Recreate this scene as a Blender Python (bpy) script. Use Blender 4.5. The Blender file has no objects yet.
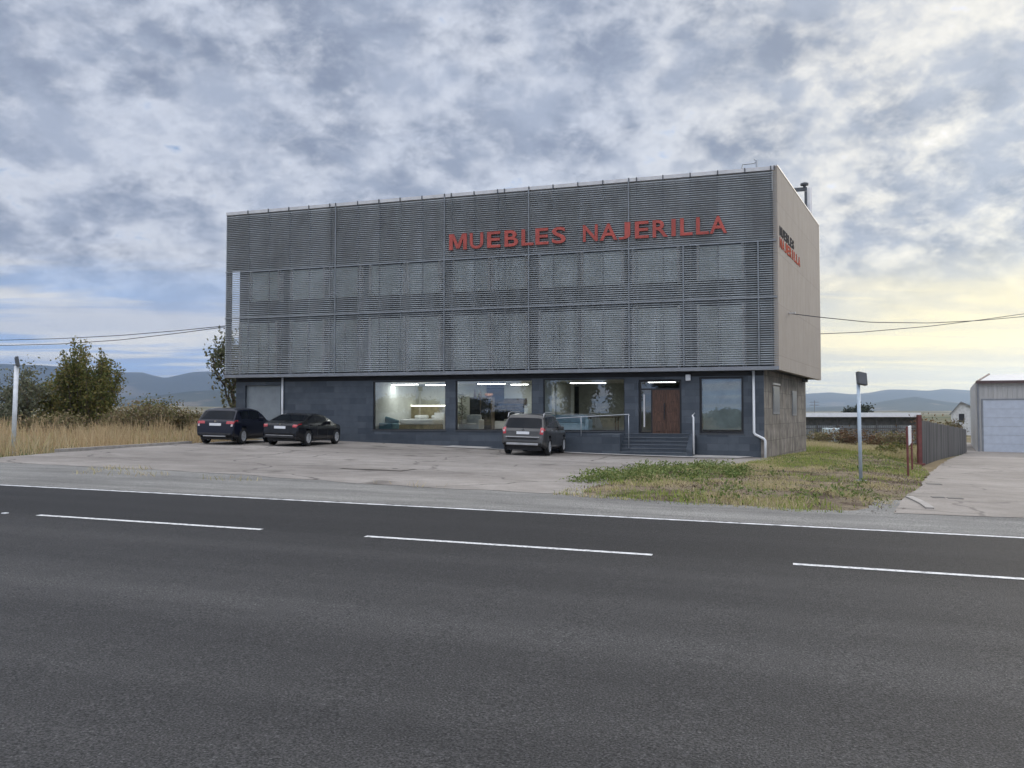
import bpy, bmesh, math, random
import numpy as np
from mathutils import Vector, Matrix, noise as mnoise
R = math.radians
random.seed(7); rng = np.random.default_rng(7)
scene = bpy.context.scene
COL = scene.collection
# ------------------------------------------------------------------ camera and frames
F, CX, CY, HCAM = 840.0, 512.0, 384.0, 1.65
PITCH = math.atan(29/F)
cam_d = bpy.data.cameras.new('camera'); cam = bpy.data.objects.new('camera', cam_d); COL.objects.link(cam)
cam_d.sensor_width = 36; cam_d.lens = F/1024*36; cam_d.clip_end = 30000; cam_d.clip_start = .1
cam.location = (0, 0, HCAM); cam.rotation_euler = (R(90)+PITCH, 0, 0)
scene.camera = cam
A = R(17.7); CA, SA = math.cos(A), math.sin(A)
K = .0136
def W(s, t): return (s*CA+t*SA, -s*SA+t*CA)          # road frame -> world
def ST(x, y): return (x*CA-y*SA, x*SA+y*CA)
def ray(px, py):
    u, v = (px-CX)/F, -(py-CY)/F
    return (u, math.cos(PITCH)-math.sin(PITCH)*v, math.sin(PITCH)+math.cos(PITCH)*v)
def sm(x, a, b):
    x = min(1, max(0, (x-a)/(b-a))); return x*x*(3-2*x)
def lerp_pts(x, pts):
    if x <= pts[0][0]: return pts[0][1]
    for (a, b), (c, d) in zip(pts, pts[1:]):
        if x <= c: return b+(d-b)*(x-a)/(c-a)
    return pts[-1][1]
def zg(s, t):
    base = -K*max(-70, min(70, s))
    d = lerp_pts(s, [(-26, 0), (-21.3, -.05), (-14, -.16), (-7, -.26), (-1.5, -.27), (6, -.44), (60, -.5), (90, -.2)])
    f = sm(t, 13.5, 38)
    if t > 38: f += 1.4*sm(t, 38, 75)
    fall = 1-sm(abs(s)+abs(t), 200, 600)
    return (base+d*f)*fall
def G(px, py):                                        # pixel -> (s, t, z) on the ground
    u, v, w = ray(px, py); lo, hi = 1.0, 4000.0
    for _ in range(60):
        m = (lo+hi)/2; s, t = ST(u*m, v*m)
        if HCAM+w*m > zg(s, t): lo = m
        else: hi = m
    s, t = ST(u*lo, v*lo); return s, t, zg(s, t)
def GV(px, py):
    u, v, w = ray(px, py); lo, hi = 1.0, 200.0
    for _ in range(40):
        m = (lo+hi)/2; s, t = ST(u*m, v*m)
        if HCAM+w*m > verge_z(s, t): lo = m
        else: hi = m
    s, t = ST(u*lo, v*lo); return s, t, verge_z(s, t)
def at_t(px, py, t):                                  # pixel -> (s, z) on the plane t = const
    u, v, w = ray(px, py); m = t/(u*SA+v*CA)
    return ST(u*m, v*m)[0], HCAM+w*m
def at_y(px, py, y):
    u, v, w = ray(px, py); m = y/v
    return u*m, HCAM+w*m
# ------------------------------------------------------------------ materials
def new_mat(name):
    m = bpy.data.materials.new(name); m.use_nodes = True
    nt = m.node_tree; return m, nt, nt.nodes['Principled BSDF']
def node(nt, typ, **kw):
    n = nt.nodes.new(typ)
    for k, v in kw.items():
        if k.startswith('i_'):
            key = k[2:]; n.inputs[int(key) if key.isdigit() else key.replace('_', ' ')].default_value = v
        else: setattr(n, k, v)
    return n
def c4(c): return (c[0], c[1], c[2], 1)
def noise_fac(nt, scale, detail=4, rough=.55, vec=None, lo=.35, hi=.65, stretch=None):
    tc = node(nt, 'ShaderNodeTexCoord')
    src = vec or tc.outputs['Object']
    if stretch:
        mp = node(nt, 'ShaderNodeMapping'); mp.inputs['Scale'].default_value = stretch
        nt.links.new(src, mp.inputs['Vector']); src = mp.outputs['Vector']
    n = node(nt, 'ShaderNodeTexNoise', i_Scale=scale, i_Detail=detail, i_Roughness=rough)
    nt.links.new(src, n.inputs['Vector'])
    mr = node(nt, 'ShaderNodeMapRange'); mr.inputs['From Min'].default_value = lo; mr.inputs['From Max'].default_value = hi
    nt.links.new(n.outputs['Fac'], mr.inputs['Value'])
    return mr.outputs['Result']
def mix(nt, fac, a, b, typ='MIX'):
    m = node(nt, 'ShaderNodeMix', data_type='RGBA', blend_type=typ)
    for sock, v in ((m.inputs[0], fac), (m.inputs[6], a), (m.inputs[7], b)):
        if hasattr(v, 'is_linked'): nt.links.new(v, sock)
        elif isinstance(v, (int, float)): sock.default_value = v
        else: sock.default_value = c4(v)
    return m.outputs[2]
def bump(nt, bsdf, height, strength=.3, dist=.02):
    b = node(nt, 'ShaderNodeBump', i_Strength=strength, i_Distance=dist)
    nt.links.new(height, b.inputs['Height']); nt.links.new(b.outputs['Normal'], bsdf.inputs['Normal'])
def mat(name, col, rough=.6, metal=0, var=.12, scale=3, coat=0, spec=.5, bmp=0, bscale=40, stretch=None):
    m, nt, b = new_mat(name)
    f = noise_fac(nt, scale, stretch=stretch)
    c = mix(nt, f, [x*(1-var) for x in col], [min(1, x*(1+var)) for x in col])
    nt.links.new(c, b.inputs['Base Color'])
    b.inputs['Roughness'].default_value = rough; b.inputs['Metallic'].default_value = metal
    b.inputs['Coat Weight'].default_value = coat; b.inputs['Specular IOR Level'].default_value = spec
    if bmp: bump(nt, b, noise_fac(nt, bscale), bmp, .01)
    return m
def emit(name, col, st):
    m, nt, b = new_mat(name)
    b.inputs['Base Color'].default_value = c4(col)
    b.inputs['Emission Color'].default_value = c4(col); b.inputs['Emission Strength'].default_value = st
    return m
def glass_pane(name, tint=(.9, .95, .95), base=.06, ior=1.5):
    m, nt, b = new_mat(name); nt.nodes.remove(b)
    out = nt.nodes['Material Output']
    tr = node(nt, 'ShaderNodeBsdfTransparent'); tr.inputs['Color'].default_value = c4(tint)
    gl = node(nt, 'ShaderNodeBsdfGlossy', i_Roughness=.01)
    fr = node(nt, 'ShaderNodeFresnel', i_IOR=ior)
    ad = node(nt, 'ShaderNodeMath', operation='ADD'); ad.inputs[1].default_value = base
    nt.links.new(fr.outputs[0], ad.inputs[0])
    mx = node(nt, 'ShaderNodeMixShader'); nt.links.new(ad.outputs[0], mx.inputs[0])
    nt.links.new(tr.outputs[0], mx.inputs[1]); nt.links.new(gl.outputs[0], mx.inputs[2])
    nt.links.new(mx.outputs[0], out.inputs['Surface'])
    return m
def island_mat(name, cols, rough=.7, trans=0, big=None):
    m, nt, b = new_mat(name)
    g = node(nt, 'ShaderNodeNewGeometry')
    r = node(nt, 'ShaderNodeValToRGB'); el = r.color_ramp.elements
    for i, c in enumerate(cols):
        p = i/(len(cols)-1)
        e = el[0] if i == 0 else (el[-1] if i == len(cols)-1 else el.new(p))
        e.position = p; e.color = c4(c)
    nt.links.new(g.outputs['Random Per Island'], r.inputs['Fac'])
    c = r.outputs['Color']
    if big:
        c = mix(nt, noise_fac(nt, big[0], 3), c, mix(nt, 1, c, big[1], 'MULTIPLY'))
    nt.links.new(c, b.inputs['Base Color']); b.inputs['Roughness'].default_value = rough
    b.inputs['Specular IOR Level'].default_value = .2
    if trans:
        out = nt.nodes['Material Output']
        tl = node(nt, 'ShaderNodeBsdfTranslucent'); nt.links.new(c, tl.inputs['Color'])
        mx = node(nt, 'ShaderNodeMixShader', i_0=trans)
        nt.links.new(b.outputs[0], mx.inputs[1]); nt.links.new(tl.outputs[0], mx.inputs[2])
        nt.links.new(mx.outputs[0], out.inputs['Surface'])
    return m
M = {}
def brick_mat(name, c1, c2, mortar, w, h, ms=.006, rough=.6, mottle=None, streak=None):
    # tiles laid on upright faces: u along the wall, v = height
    m, nt, b = new_mat(name)
    tc = node(nt, 'ShaderNodeTexCoord'); sp = node(nt, 'ShaderNodeSeparateXYZ'); nt.links.new(tc.outputs['Object'], sp.inputs[0])
    ad = node(nt, 'ShaderNodeMath', operation='ADD'); nt.links.new(sp.outputs[0], ad.inputs[0]); nt.links.new(sp.outputs[1], ad.inputs[1])
    cb = node(nt, 'ShaderNodeCombineXYZ'); nt.links.new(ad.outputs[0], cb.inputs[0]); nt.links.new(sp.outputs[2], cb.inputs[1])
    br = node(nt, 'ShaderNodeTexBrick', i_Scale=1.0); br.inputs['Mortar Size'].default_value = ms
    br.inputs['Brick Width'].default_value = w; br.inputs['Row Height'].default_value = h
    br.inputs['Color1'].default_value = c4(c1); br.inputs['Color2'].default_value = c4(c2); br.inputs['Mortar'].default_value = c4(mortar)
    nt.links.new(cb.outputs[0], br.inputs['Vector'])
    c = br.outputs['Color']
    f = noise_fac(nt, 2.2, 5); c = mix(nt, f, c, mix(nt, 1, c, mottle or (.75, .78, .8), 'MULTIPLY'))
    if streak:
        f2 = noise_fac(nt, 2.5, 5, stretch=(1.6, 1.6, .25)); c = mix(nt, f2, c, mix(nt, 1, c, streak, 'MULTIPLY'))
    nt.links.new(c, b.inputs['Base Color']); b.inputs['Roughness'].default_value = rough
    inv = node(nt, 'ShaderNodeMath', operation='SUBTRACT'); inv.inputs[0].default_value = 1; nt.links.new(br.outputs['Fac'], inv.inputs[1])
    bump(nt, b, inv.outputs[0], .4, .01)
    return m
M['slate'] = brick_mat('slate tile', (.048, .060, .076), (.092, .107, .126), (.036, .043, .053), .9, .3, .004, .45)
M['stone'] = brick_mat('stone slab', (.235, .215, .19), (.36, .325, .28), (.17, .155, .14), .38, .72, .012, .8, (.55, .54, .53), (.55, .54, .52))
M['steel'] = mat('painted steel', (.24, .25, .265), .45, .3, .1)
M['louvre'] = mat('louvre aluminium', (.37, .395, .405), .5, .2, .12, 1.2)
M['louvre_post'] = mat('louvre post', (.235, .25, .26), .4, .4, .1)
M['beam'] = mat('screen beam', (.29, .305, .315), .4, .3, .1)
M['coping'] = mat('pale coping', (.62, .61, .60), .5, .2, .08)
M['dark_post'] = mat('dark bracket', (.085, .09, .095), .5)
M['upper_wall'] = mat('upper wall render', (.13, .145, .155), .8, 0, .15)
M['parapet'] = mat('parapet backing', (.36, .37, .385), .8, 0, .1)
M['upper_pane'] = mat('upper window blind', (.80, .90, .90), .5, 0, .12, 1.5)
M['jamb'] = mat('white window jamb', (.85, .86, .87), .5, 0, .05)
M['cladding'] = brick_mat('warm grey composite cladding', (.345, .305, .262), (.365, .323, .278), (.275, .243, .21), 1.85, 2.2, .012, .8, (.95, .95, .94), (.90, .89, .88))
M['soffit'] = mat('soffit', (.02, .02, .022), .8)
M['white_paint'] = mat('white paint', (.75, .76, .76), .45, 0, .05)
M['grey_door'] = mat('roller door grey', (.27, .30, .315), .45, .2, .08)
M['black'] = mat('black frame', (.018, .018, .02), .4)
M['wood'] = mat('dark red wood door', (.090, .044, .026), .45, 0, .4, 5, stretch=(6, 6, .6))
M['glass'] = glass_pane('shop glass', (.86, .91, .89), .16)
M['door_glass'] = glass_pane('door glass', (.55, .58, .6), .12)
M['galv'] = mat('galvanised steel', (.45, .47, .49), .4, .6, .1)
M['pole_blue'] = mat('bluish white pole paint', (.42, .50, .57), .45, .1, .12, 6)
M['pole_white'] = mat('white pole paint', (.66, .68, .69), .45, .1, .1, 6)
M['red'] = mat('red sign letters', (.41, .072, .052), .5, 0, .15, 2)
M['letter_dark'] = mat('dark sign letters', (.07, .066, .066), .95, spec=.05)
M['red_post'] = mat('oxide red paint', (.15, .045, .038), .55, 0, .2, 5)
M['int_wall'] = mat('showroom wall', (.70, .73, .71), .8, 0, .05)
M['int_wall_green'] = mat('showroom grey green wall', (.40, .42, .38), .8, 0, .08)
M['int_floor'] = mat('showroom floor', (.35, .30, .24), .35, 0, .1)
M['ceiling'] = mat('showroom ceiling', (.70, .70, .67), .8, 0, .05)
M['lamp_dim'] = emit('dim ceiling lamp', (1, .99, .95), 11)
M['lamp_on'] = emit('lit ceiling lamp', (1, .99, .95), 19)
M['led'] = emit('lit led strip', (1, .93, .78), 5)
M['linen'] = mat('white linen', (.75, .76, .76), .8, 0, .05, bmp=.2, bscale=8)
M['teal'] = mat('teal fabric', (.10, .22, .27), .8)
M['blue_fab'] = mat('pale blue fabric', (.36, .50, .60), .8)
M['olive_wood'] = mat('oak headboard', (.28, .24, .14), .5, 0, .25, 5)
M['walnut'] = mat('dark cabinet wood', (.11, .085, .06), .45, 0, .2, 4)
M['screen'] = mat('black screen', (.006, .006, .007), .12)
M['canvas'] = mat('brown canvas', (.10, .075, .05), .7, 0, .6, 9)
M['white_leather'] = mat('white leather', (.70, .70, .68), .5)
M['concrete_kerb'] = mat('kerb concrete', (.33, .305, .275), .85, 0, .15, 4, bmp=.2)
M['kerb_pale'] = mat('pale walkway concrete', (.44, .42, .39), .9, 0, .15, 1.5)
M['step_edge'] = mat('step edge slate', (.13, .145, .16), .5)
M['iron'] = mat('cast iron lid', (.07, .065, .06), .6, .3, .2, 12)
M['wire'] = mat('cable rubber', (.03, .03, .035), .6)
M['bark'] = mat('bark', (.12, .095, .07), .9, 0, .3, 8, bmp=.5, bscale=20)
nt_ = M['louvre'].node_tree; b_ = nt_.nodes['Principled BSDF']; oi_ = node(nt_, 'ShaderNodeObjectInfo'); mr_ = node(nt_, 'ShaderNodeMapRange'); mr_.inputs['To Min'].default_value = .86; mr_.inputs['To Max'].default_value = 1.1
nt_.links.new(oi_.outputs['Random'], mr_.inputs['Value']); src_ = b_.inputs['Base Color'].links[0].from_socket
streak_ = noise_fac(nt_, 1.3, 5, .6, stretch=(2.2, 2.2, .18)); c_ = mix(nt_, streak_, mix(nt_, 1, src_, (.80, .79, .77), 'MULTIPLY'), src_)
vm_ = node(nt_, 'ShaderNodeVectorMath', operation='SCALE'); nt_.links.new(c_, vm_.inputs[0]); nt_.links.new(mr_.outputs[0], vm_.inputs['Scale']); nt_.links.new(vm_.outputs[0], b_.inputs['Base Color'])
# ------------------------------------------------------------------ mesh helpers
ROOT = {}
class MB:
    def __init__(self): self.v, self.f = [], []
    def poly(self, pts):
        n = len(self.v); self.v += [tuple(p) for p in pts]; self.f.append(list(range(n, n+len(pts))))
    def hexa(self, p):                                # 8 points, bottom ring then top ring
        n = len(self.v); self.v += [tuple(q) for q in p]
        for q in ((3, 2, 1, 0), (4, 5, 6, 7), (0, 1, 5, 4), (1, 2, 6, 5), (2, 3, 7, 6), (3, 0, 4, 7)): self.f.append([n+i for i in q])
        return self
    def box(self, x0, x1, y0, y1, z0, z1):
        return self.hexa([(x0, y0, z0), (x1, y0, z0), (x1, y1, z0), (x0, y1, z0), (x0, y0, z1), (x1, y0, z1), (x1, y1, z1), (x0, y1, z1)])
    def prism(self, pts, z0, z1):
        n, k = len(self.v), len(pts)
        zz0 = z0 if hasattr(z0, '__len__') else [z0]*k; zz1 = z1 if hasattr(z1, '__len__') else [z1]*k
        self.v += [(p[0], p[1], z) for p, z in zip(pts, zz0)]+[(p[0], p[1], z) for p, z in zip(pts, zz1)]
        self.f.append([n+i for i in range(k)][::-1]); self.f.append([n+k+i for i in range(k)])
        for i in range(k): j = (i+1) % k; self.f.append([n+i, n+j, n+k+j, n+k+i])
        return self
    def tube(self, pts, rad, seg=10, cap=True):
        pts = [Vector(p) for p in pts]; rads = rad if hasattr(rad, '__len__') else [rad]*len(pts)
        n = len(self.v); up = None
        for i, p in enumerate(pts):
            d = (pts[min(i+1, len(pts)-1)]-pts[max(i-1, 0)]).normalized()
            if up is None: up = d.orthogonal().normalized()
            up = (up-d*up.dot(d)); up = up.normalized() if up.length > 1e-6 else d.orthogonal().normalized()
            sd = d.cross(up)
            for k in range(seg):
                a = 2*math.pi*k/seg; q = p+(up*math.cos(a)+sd*math.sin(a))*rads[i]; self.v.append(tuple(q))
        for i in range(len(pts)-1):
            for k in range(seg):
                k2 = (k+1) % seg; self.f.append([n+i*seg+k, n+i*seg+k2, n+(i+1)*seg+k2, n+(i+1)*seg+k])
        if cap:
            self.f.append([n+k for k in range(seg)][::-1]); self.f.append([n+(len(pts)-1)*seg+k for k in range(seg)])
        return self
    def lathe(self, prof, c=(0, 0, 0), seg=24, axis='z'):
        n = len(self.v)
        for r, h in prof:
            for k in range(seg):
                a = 2*math.pi*k/seg; x, y = r*math.cos(a), r*math.sin(a)
                p = (x, y, h) if axis == 'z' else (x, h, y)
                self.v.append((c[0]+p[0], c[1]+p[1], c[2]+p[2]))
        for i in range(len(prof)-1):
            for k in range(seg):
                k2 = (k+1) % seg; self.f.append([n+i*seg+k, n+i*seg+k2, n+(i+1)*seg+k2, n+(i+1)*seg+k])
        return self
    def build(self, name, material, parent=None, origin=None, smooth=False, bevel=0):
        """verts are in the road frame unless the parent is a local-frame root"""
        me = bpy.data.meshes.new(name)
        o0 = origin; local = False; p = parent
        while p is not None and p.name not in ROOT: p = p.parent
        if p is not None: o0 = ROOT[p.name]
        if o0 == 'local': o0 = (0, 0, 0); local = True
        if o0 is None: o0 = (0, 0, 0)
        me.from_pydata([(a-o0[0], b-o0[1], c-o0[2]) for a, b, c in self.v], [], self.f)
        bm = bmesh.new(); bm.from_mesh(me); bmesh.ops.recalc_face_normals(bm, faces=bm.faces); bm.to_mesh(me); bm.free()
        me.materials.append(material)
        o = bpy.data.objects.new(name, me); COL.objects.link(o)
        if parent is not None: o.parent = parent
        elif not local:
            x, y = W(o0[0], o0[1]); o.location = (x, y, o0[2]); o.rotation_euler = (0, 0, -A); ROOT[o.name] = o0
        if smooth:
            for q in me.polygons: q.use_smooth = True
        if bevel:
            md = o.modifiers.new('bevel', 'BEVEL'); md.width = bevel; md.segments = 2; md.limit_method = 'ANGLE'
        return o
def tag(o, label, cat, group=None, kind=None):
    if label: o['label'] = label
    if cat: o['category'] = cat
    if group: o['group'] = group
    if kind: o['kind'] = kind
    return o
def thing(name, label, cat, s, t, z, group=None):
    o = bpy.data.objects.new(name, None); COL.objects.link(o); o.empty_display_size = .3
    x, y = W(s, t); o.location = (x, y, z); o.rotation_euler = (0, 0, -A); ROOT[o.name] = (s, t, z)
    return tag(o, label, cat, group)
def local_thing(name, label, cat, loc, rotz=0, group=None):
    o = bpy.data.objects.new(name, None); COL.objects.link(o)
    o.location = loc; o.rotation_euler = (0, 0, rotz); ROOT[o.name] = 'local'
    return tag(o, label, cat, group)
def copy_tree(o, parent=None):
    c = o.copy(); COL.objects.link(c)
    if parent is not None: c.parent = parent
    if o.name in ROOT: ROOT[c.name] = ROOT[o.name]
    for ch in list(o.children): copy_tree(ch, c)
    return c
def mesh_np(name, V, Fc, material):
    me = bpy.data.meshes.new(name); V = np.asarray(V, np.float32); Fc = np.asarray(Fc, np.int32)
    k = Fc.shape[1]; me.vertices.add(len(V)); me.vertices.foreach_set('co', V.ravel())
    me.loops.add(Fc.size); me.loops.foreach_set('vertex_index', Fc.ravel())
    me.polygons.add(len(Fc)); me.polygons.foreach_set('loop_start', np.arange(len(Fc), dtype=np.int32)*k)
    me.update(calc_edges=True); me.validate(); me.materials.append(material); return me
# ------------------------------------------------------------------ ground
def in_poly(x, y, P):
    c = False; n = len(P)
    for i in range(n):
        (x1, y1), (x2, y2) = P[i], P[i-1]
        if (y1 > y) != (y2 > y) and x < (x2-x1)*(y-y1)/(y2-y1)+x1: c = not c
    return c
def edge_dist(x, y, P):
    b = 1e9
    for i in range(len(P)):
        (x1, y1), (x2, y2) = P[i-1], P[i]; dx, dy = x2-x1, y2-y1; l2 = dx*dx+dy*dy or 1e-9
        q = max(0, min(1, ((x-x1)*dx+(y-y1)*dy)/l2)); b = min(b, math.hypot(x-x1-q*dx, y-y1-q*dy))
    return b
def rough_edge(P, step=.7, amp=.12, seed=0):
    out = []
    for i in range(len(P)):
        (x1, y1), (x2, y2) = P[i], P[(i+1) % len(P)]; n = max(1, int(math.hypot(x2-x1, y2-y1)/step))
        for k in range(n):
            x, y = x1+(x2-x1)*k/n, y1+(y2-y1)*k/n
            d = mnoise.noise_vector(Vector((x*.9+seed, y*.9, seed)))*amp*(0 if k == 0 else 1)
            out.append((x+d.x*2, y+d.y*2))
    return out
def sheet(name, P, material, off, step=1.5, zf=None, kind='structure'):
    bm = bmesh.new(); bm.faces.new([bm.verts.new((x, y, 0)) for x, y in P])
    bmesh.ops.triangulate(bm, faces=bm.faces[:])
    xs = [p[0] for p in P]; ys = [p[1] for p in P]
    for ax, lo, hi in ((0, min(xs), max(xs)), (1, min(ys), max(ys))):
        st = step if hi-lo < 150 else step*3
        q = math.ceil(lo/st)*st
        while q < hi:
            co = [0, 0, 0]; no = [0, 0, 0]; co[ax] = q; no[ax] = 1
            bmesh.ops.bisect_plane(bm, geom=bm.verts[:]+bm.edges[:]+bm.faces[:], plane_co=co, plane_no=no); q += st
    for v in bm.verts: v.co.z = (zf or zg)(v.co.x, v.co.y)+off
    for f in bm.faces:
        if f.normal.z < 0: f.normal_flip()
    me = bpy.data.meshes.new(name); bm.to_mesh(me); bm.free(); me.materials.append(material)
    for p in me.polygons: p.use_smooth = True
    o = bpy.data.objects.new(name, me); COL.objects.link(o); o.rotation_euler = (0, 0, -A); o['kind'] = kind; ROOT[o.name] = (0, 0, 0)
    return o
def g2(px, py): s, t, _ = G(px, py); return (s, t)
# --- ground materials
def terrain_mat():
    m, nt, b = new_mat('dry field soil and grass')
    c = mix(nt, noise_fac(nt, .35, 6), (.17, .13, .075), (.24, .19, .115))
    c = mix(nt, noise_fac(nt, .09, 5, lo=.48, hi=.6), c, (.085, .10, .035))
    tc = node(nt, 'ShaderNodeTexCoord')
    far = mix(nt, noise_fac(nt, .006, 6, stretch=(1, 3, 1)), (.20, .17, .10), (.07, .085, .045))
    ln = node(nt, 'ShaderNodeVectorMath', operation='LENGTH'); nt.links.new(tc.outputs['Object'], ln.inputs[0])
    mr = node(nt, 'ShaderNodeMapRange'); mr.inputs['From Min'].default_value = 90; mr.inputs['From Max'].default_value = 300
    nt.links.new(ln.outputs['Value'], mr.inputs['Value'])
    c = mix(nt, mr.outputs[0], c, far)
    nt.links.new(c, b.inputs['Base Color']); b.inputs['Roughness'].default_value = .95; b.inputs['Specular IOR Level'].default_value = .1
    bump(nt, b, noise_fac(nt, 6, 6), .6, .06)
    return m
def verge_mat():
    m, nt, b = new_mat('verge earth and cut grass')
    c = mix(nt, noise_fac(nt, 2.2, 7, .7), (.33, .26, .175), (.52, .43, .30))
    c = mix(nt, noise_fac(nt, .8, 6, .65, lo=.5, hi=.6), c, (.20, .145, .11))
    c = mix(nt, noise_fac(nt, .6, 6, .65, lo=.54, hi=.64), c, (.15, .17, .05))
    c = mix(nt, noise_fac(nt, 17, 4, .75), mix(nt, 1, c, (.5, .5, .5), 'MULTIPLY'), c)
    nt.links.new(c, b.inputs['Base Color']); b.inputs['Roughness'].default_value = .95; b.inputs['Specular IOR Level'].default_value = .1
    bump(nt, b, noise_fac(nt, 9, 7, .7), .9, .08)
    return m
def asphalt_mat():
    m, nt, b = new_mat('road asphalt')
    tc = node(nt, 'ShaderNodeTexCoord'); sp = node(nt, 'ShaderNodeSeparateXYZ'); nt.links.new(tc.outputs['Object'], sp.inputs[0])
    wob = noise_fac(nt, .25, 3, lo=0, hi=1)
    ad = node(nt, 'ShaderNodeMath', operation='MULTIPLY_ADD'); nt.links.new(wob, ad.inputs[0]); ad.inputs[1].default_value = .35; nt.links.new(sp.outputs[1], ad.inputs[2])
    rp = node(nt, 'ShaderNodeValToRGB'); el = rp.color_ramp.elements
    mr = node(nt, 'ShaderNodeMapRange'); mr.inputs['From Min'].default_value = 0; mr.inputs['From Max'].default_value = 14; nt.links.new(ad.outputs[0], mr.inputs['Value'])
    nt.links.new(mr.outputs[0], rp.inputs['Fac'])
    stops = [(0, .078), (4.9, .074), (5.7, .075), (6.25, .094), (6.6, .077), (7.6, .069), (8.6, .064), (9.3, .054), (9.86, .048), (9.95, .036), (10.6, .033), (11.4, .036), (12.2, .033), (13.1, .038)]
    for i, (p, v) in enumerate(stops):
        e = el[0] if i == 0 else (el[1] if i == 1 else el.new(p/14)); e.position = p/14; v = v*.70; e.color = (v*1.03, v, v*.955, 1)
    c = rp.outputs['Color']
    c = mix(nt, noise_fac(nt, .6, 6, .6, stretch=(.12, 1.8, 1)), mix(nt, 1, c, (.74, .74, .75), 'MULTIPLY'), mix(nt, 1, c, (1.08, 1.08, 1.08), 'MULTIPLY'))
    c = mix(nt, noise_fac(nt, .9, 5, .6, lo=.66, hi=.74), c, mix(nt, 1, c, (.62, .62, .62), 'MULTIPLY'))
    c = mix(nt, noise_fac(nt, 5, 4, .7), mix(nt, 1, c, (.86, .86, .86), 'MULTIPLY'), c)
    c = mix(nt, noise_fac(nt, 75, 2, .7, lo=.36, hi=.64), mix(nt, 1, c, (.30, .30, .30), 'MULTIPLY'), mix(nt, 1, c, (1.72, 1.72, 1.72), 'MULTIPLY'))
    vo = node(nt, 'ShaderNodeTexVoronoi', i_Scale=110.0); nt.links.new(tc.outputs['Object'], vo.inputs['Vector'])
    vs = node(nt, 'ShaderNodeSeparateColor'); nt.links.new(vo.outputs['Color'], vs.inputs[0])
    st = node(nt, 'ShaderNodeMapRange'); st.inputs['From Min'].default_value = .78; st.inputs['From Max'].default_value = 1; nt.links.new(vs.outputs[0], st.inputs['Value'])
    c = mix(nt, st.outputs[0], c, mix(nt, 1, c, (1.9, 1.9, 1.95), 'MULTIPLY'))
    nt.links.new(c, b.inputs['Base Color']); b.inputs['Roughness'].default_value = .75; b.inputs['Specular IOR Level'].default_value = .3
    bump(nt, b, noise_fac(nt, 70, 3, .7), .7, .012)
    return m
def gravel_mat():
    m, nt, b = new_mat('gravel shoulder')
    c = mix(nt, noise_fac(nt, .7, 6, .65, stretch=(.35, 1.6, 1)), (.235, .228, .212), (.375, .365, .335))
    c = mix(nt, noise_fac(nt, 45, 3, .7, lo=.38, hi=.62), mix(nt, 1, c, (.55, .55, .55), 'MULTIPLY'), mix(nt, 1, c, (1.2, 1.2, 1.2), 'MULTIPLY'))
    c = mix(nt, noise_fac(nt, .3, 5, lo=.62, hi=.72), c, (.22, .19, .12))
    nt.links.new(c, b.inputs['Base Color']); b.inputs['Roughness'].default_value = .95; b.inputs['Specular IOR Level'].default_value = .15
    bump(nt, b, noise_fac(nt, 40, 3, .7), .8, .02)
    return m
def lot_mat(name, c1, c2, seam):
    m, nt, b = new_mat(name)
    c = mix(nt, noise_fac(nt, .22, 6, .6, stretch=(.4, 1, 1)), c1, c2)
    c = mix(nt, noise_fac(nt, 1.4, 7, .7), mix(nt, 1, c, (.78, .77, .76), 'MULTIPLY'), c)
    c = mix(nt, noise_fac(nt, .5, 3, .5, lo=.63, hi=.72), c, mix(nt, 1, c, (.55, .54, .53), 'MULTIPLY'))
    vo = node(nt, 'ShaderNodeTexVoronoi', feature='DISTANCE_TO_EDGE', i_Scale=.23)
    tc = node(nt, 'ShaderNodeTexCoord'); nz = node(nt, 'ShaderNodeTexNoise', i_Scale=.8, i_Detail=5.0)
    nt.links.new(tc.outputs['Object'], nz.inputs['Vector'])
    va = node(nt, 'ShaderNodeVectorMath', operation='ADD'); nt.links.new(tc.outputs['Object'], va.inputs[0]); nt.links.new(nz.outputs['Color'], va.inputs[1])
    nt.links.new(va.outputs[0], vo.inputs['Vector'])
    cr = node(nt, 'ShaderNodeMapRange'); cr.inputs['From Min'].default_value = .004; cr.inputs['From Max'].default_value = .012; nt.links.new(vo.outputs['Distance'], cr.inputs['Value'])
    c = mix(nt, cr.outputs[0], seam, c)
    c = mix(nt, noise_fac(nt, 22, 3, .7), mix(nt, 1, c, (.82, .82, .82), 'MULTIPLY'), c)
    nt.links.new(c, b.inputs['Base Color']); b.inputs['Roughness'].default_value = .9; b.inputs['Specular IOR Level'].default_value = .2
    bump(nt, b, noise_fac(nt, 30, 3), .4, .01)
    return m
M['terrain'] = terrain_mat(); M['verge'] = verge_mat(); M['asphalt'] = asphalt_mat(); M['gravel'] = gravel_mat()
M['lot'] = lot_mat('worn parking surface', (.245, .222, .197), (.40, .368, .33), (.15, .135, .12))
M['drive'] = lot_mat('driveway concrete', (.27, .245, .215), (.39, .355, .315), (.20, .18, .16))
m_, nt_, b_ = new_mat('road marking paint')
nt_.links.new(mix(nt_, noise_fac(nt_, 18, 6, .8, lo=.38, hi=.52), (.20, .20, .20), (.70, .70, .68)), b_.inputs['Base Color']); b_.inputs['Roughness'].default_value = .7
M['marking'] = m_
m_, nt_, b_ = new_mat('worn road marking paint')
nt_.links.new(mix(nt_, noise_fac(nt_, 6, 7, .8, lo=.36, hi=.54), (.13, .13, .13), (.66, .66, .65)), b_.inputs['Base Color']); b_.inputs['Roughness'].default_value = .7
M['marking_worn'] = m_
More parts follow.
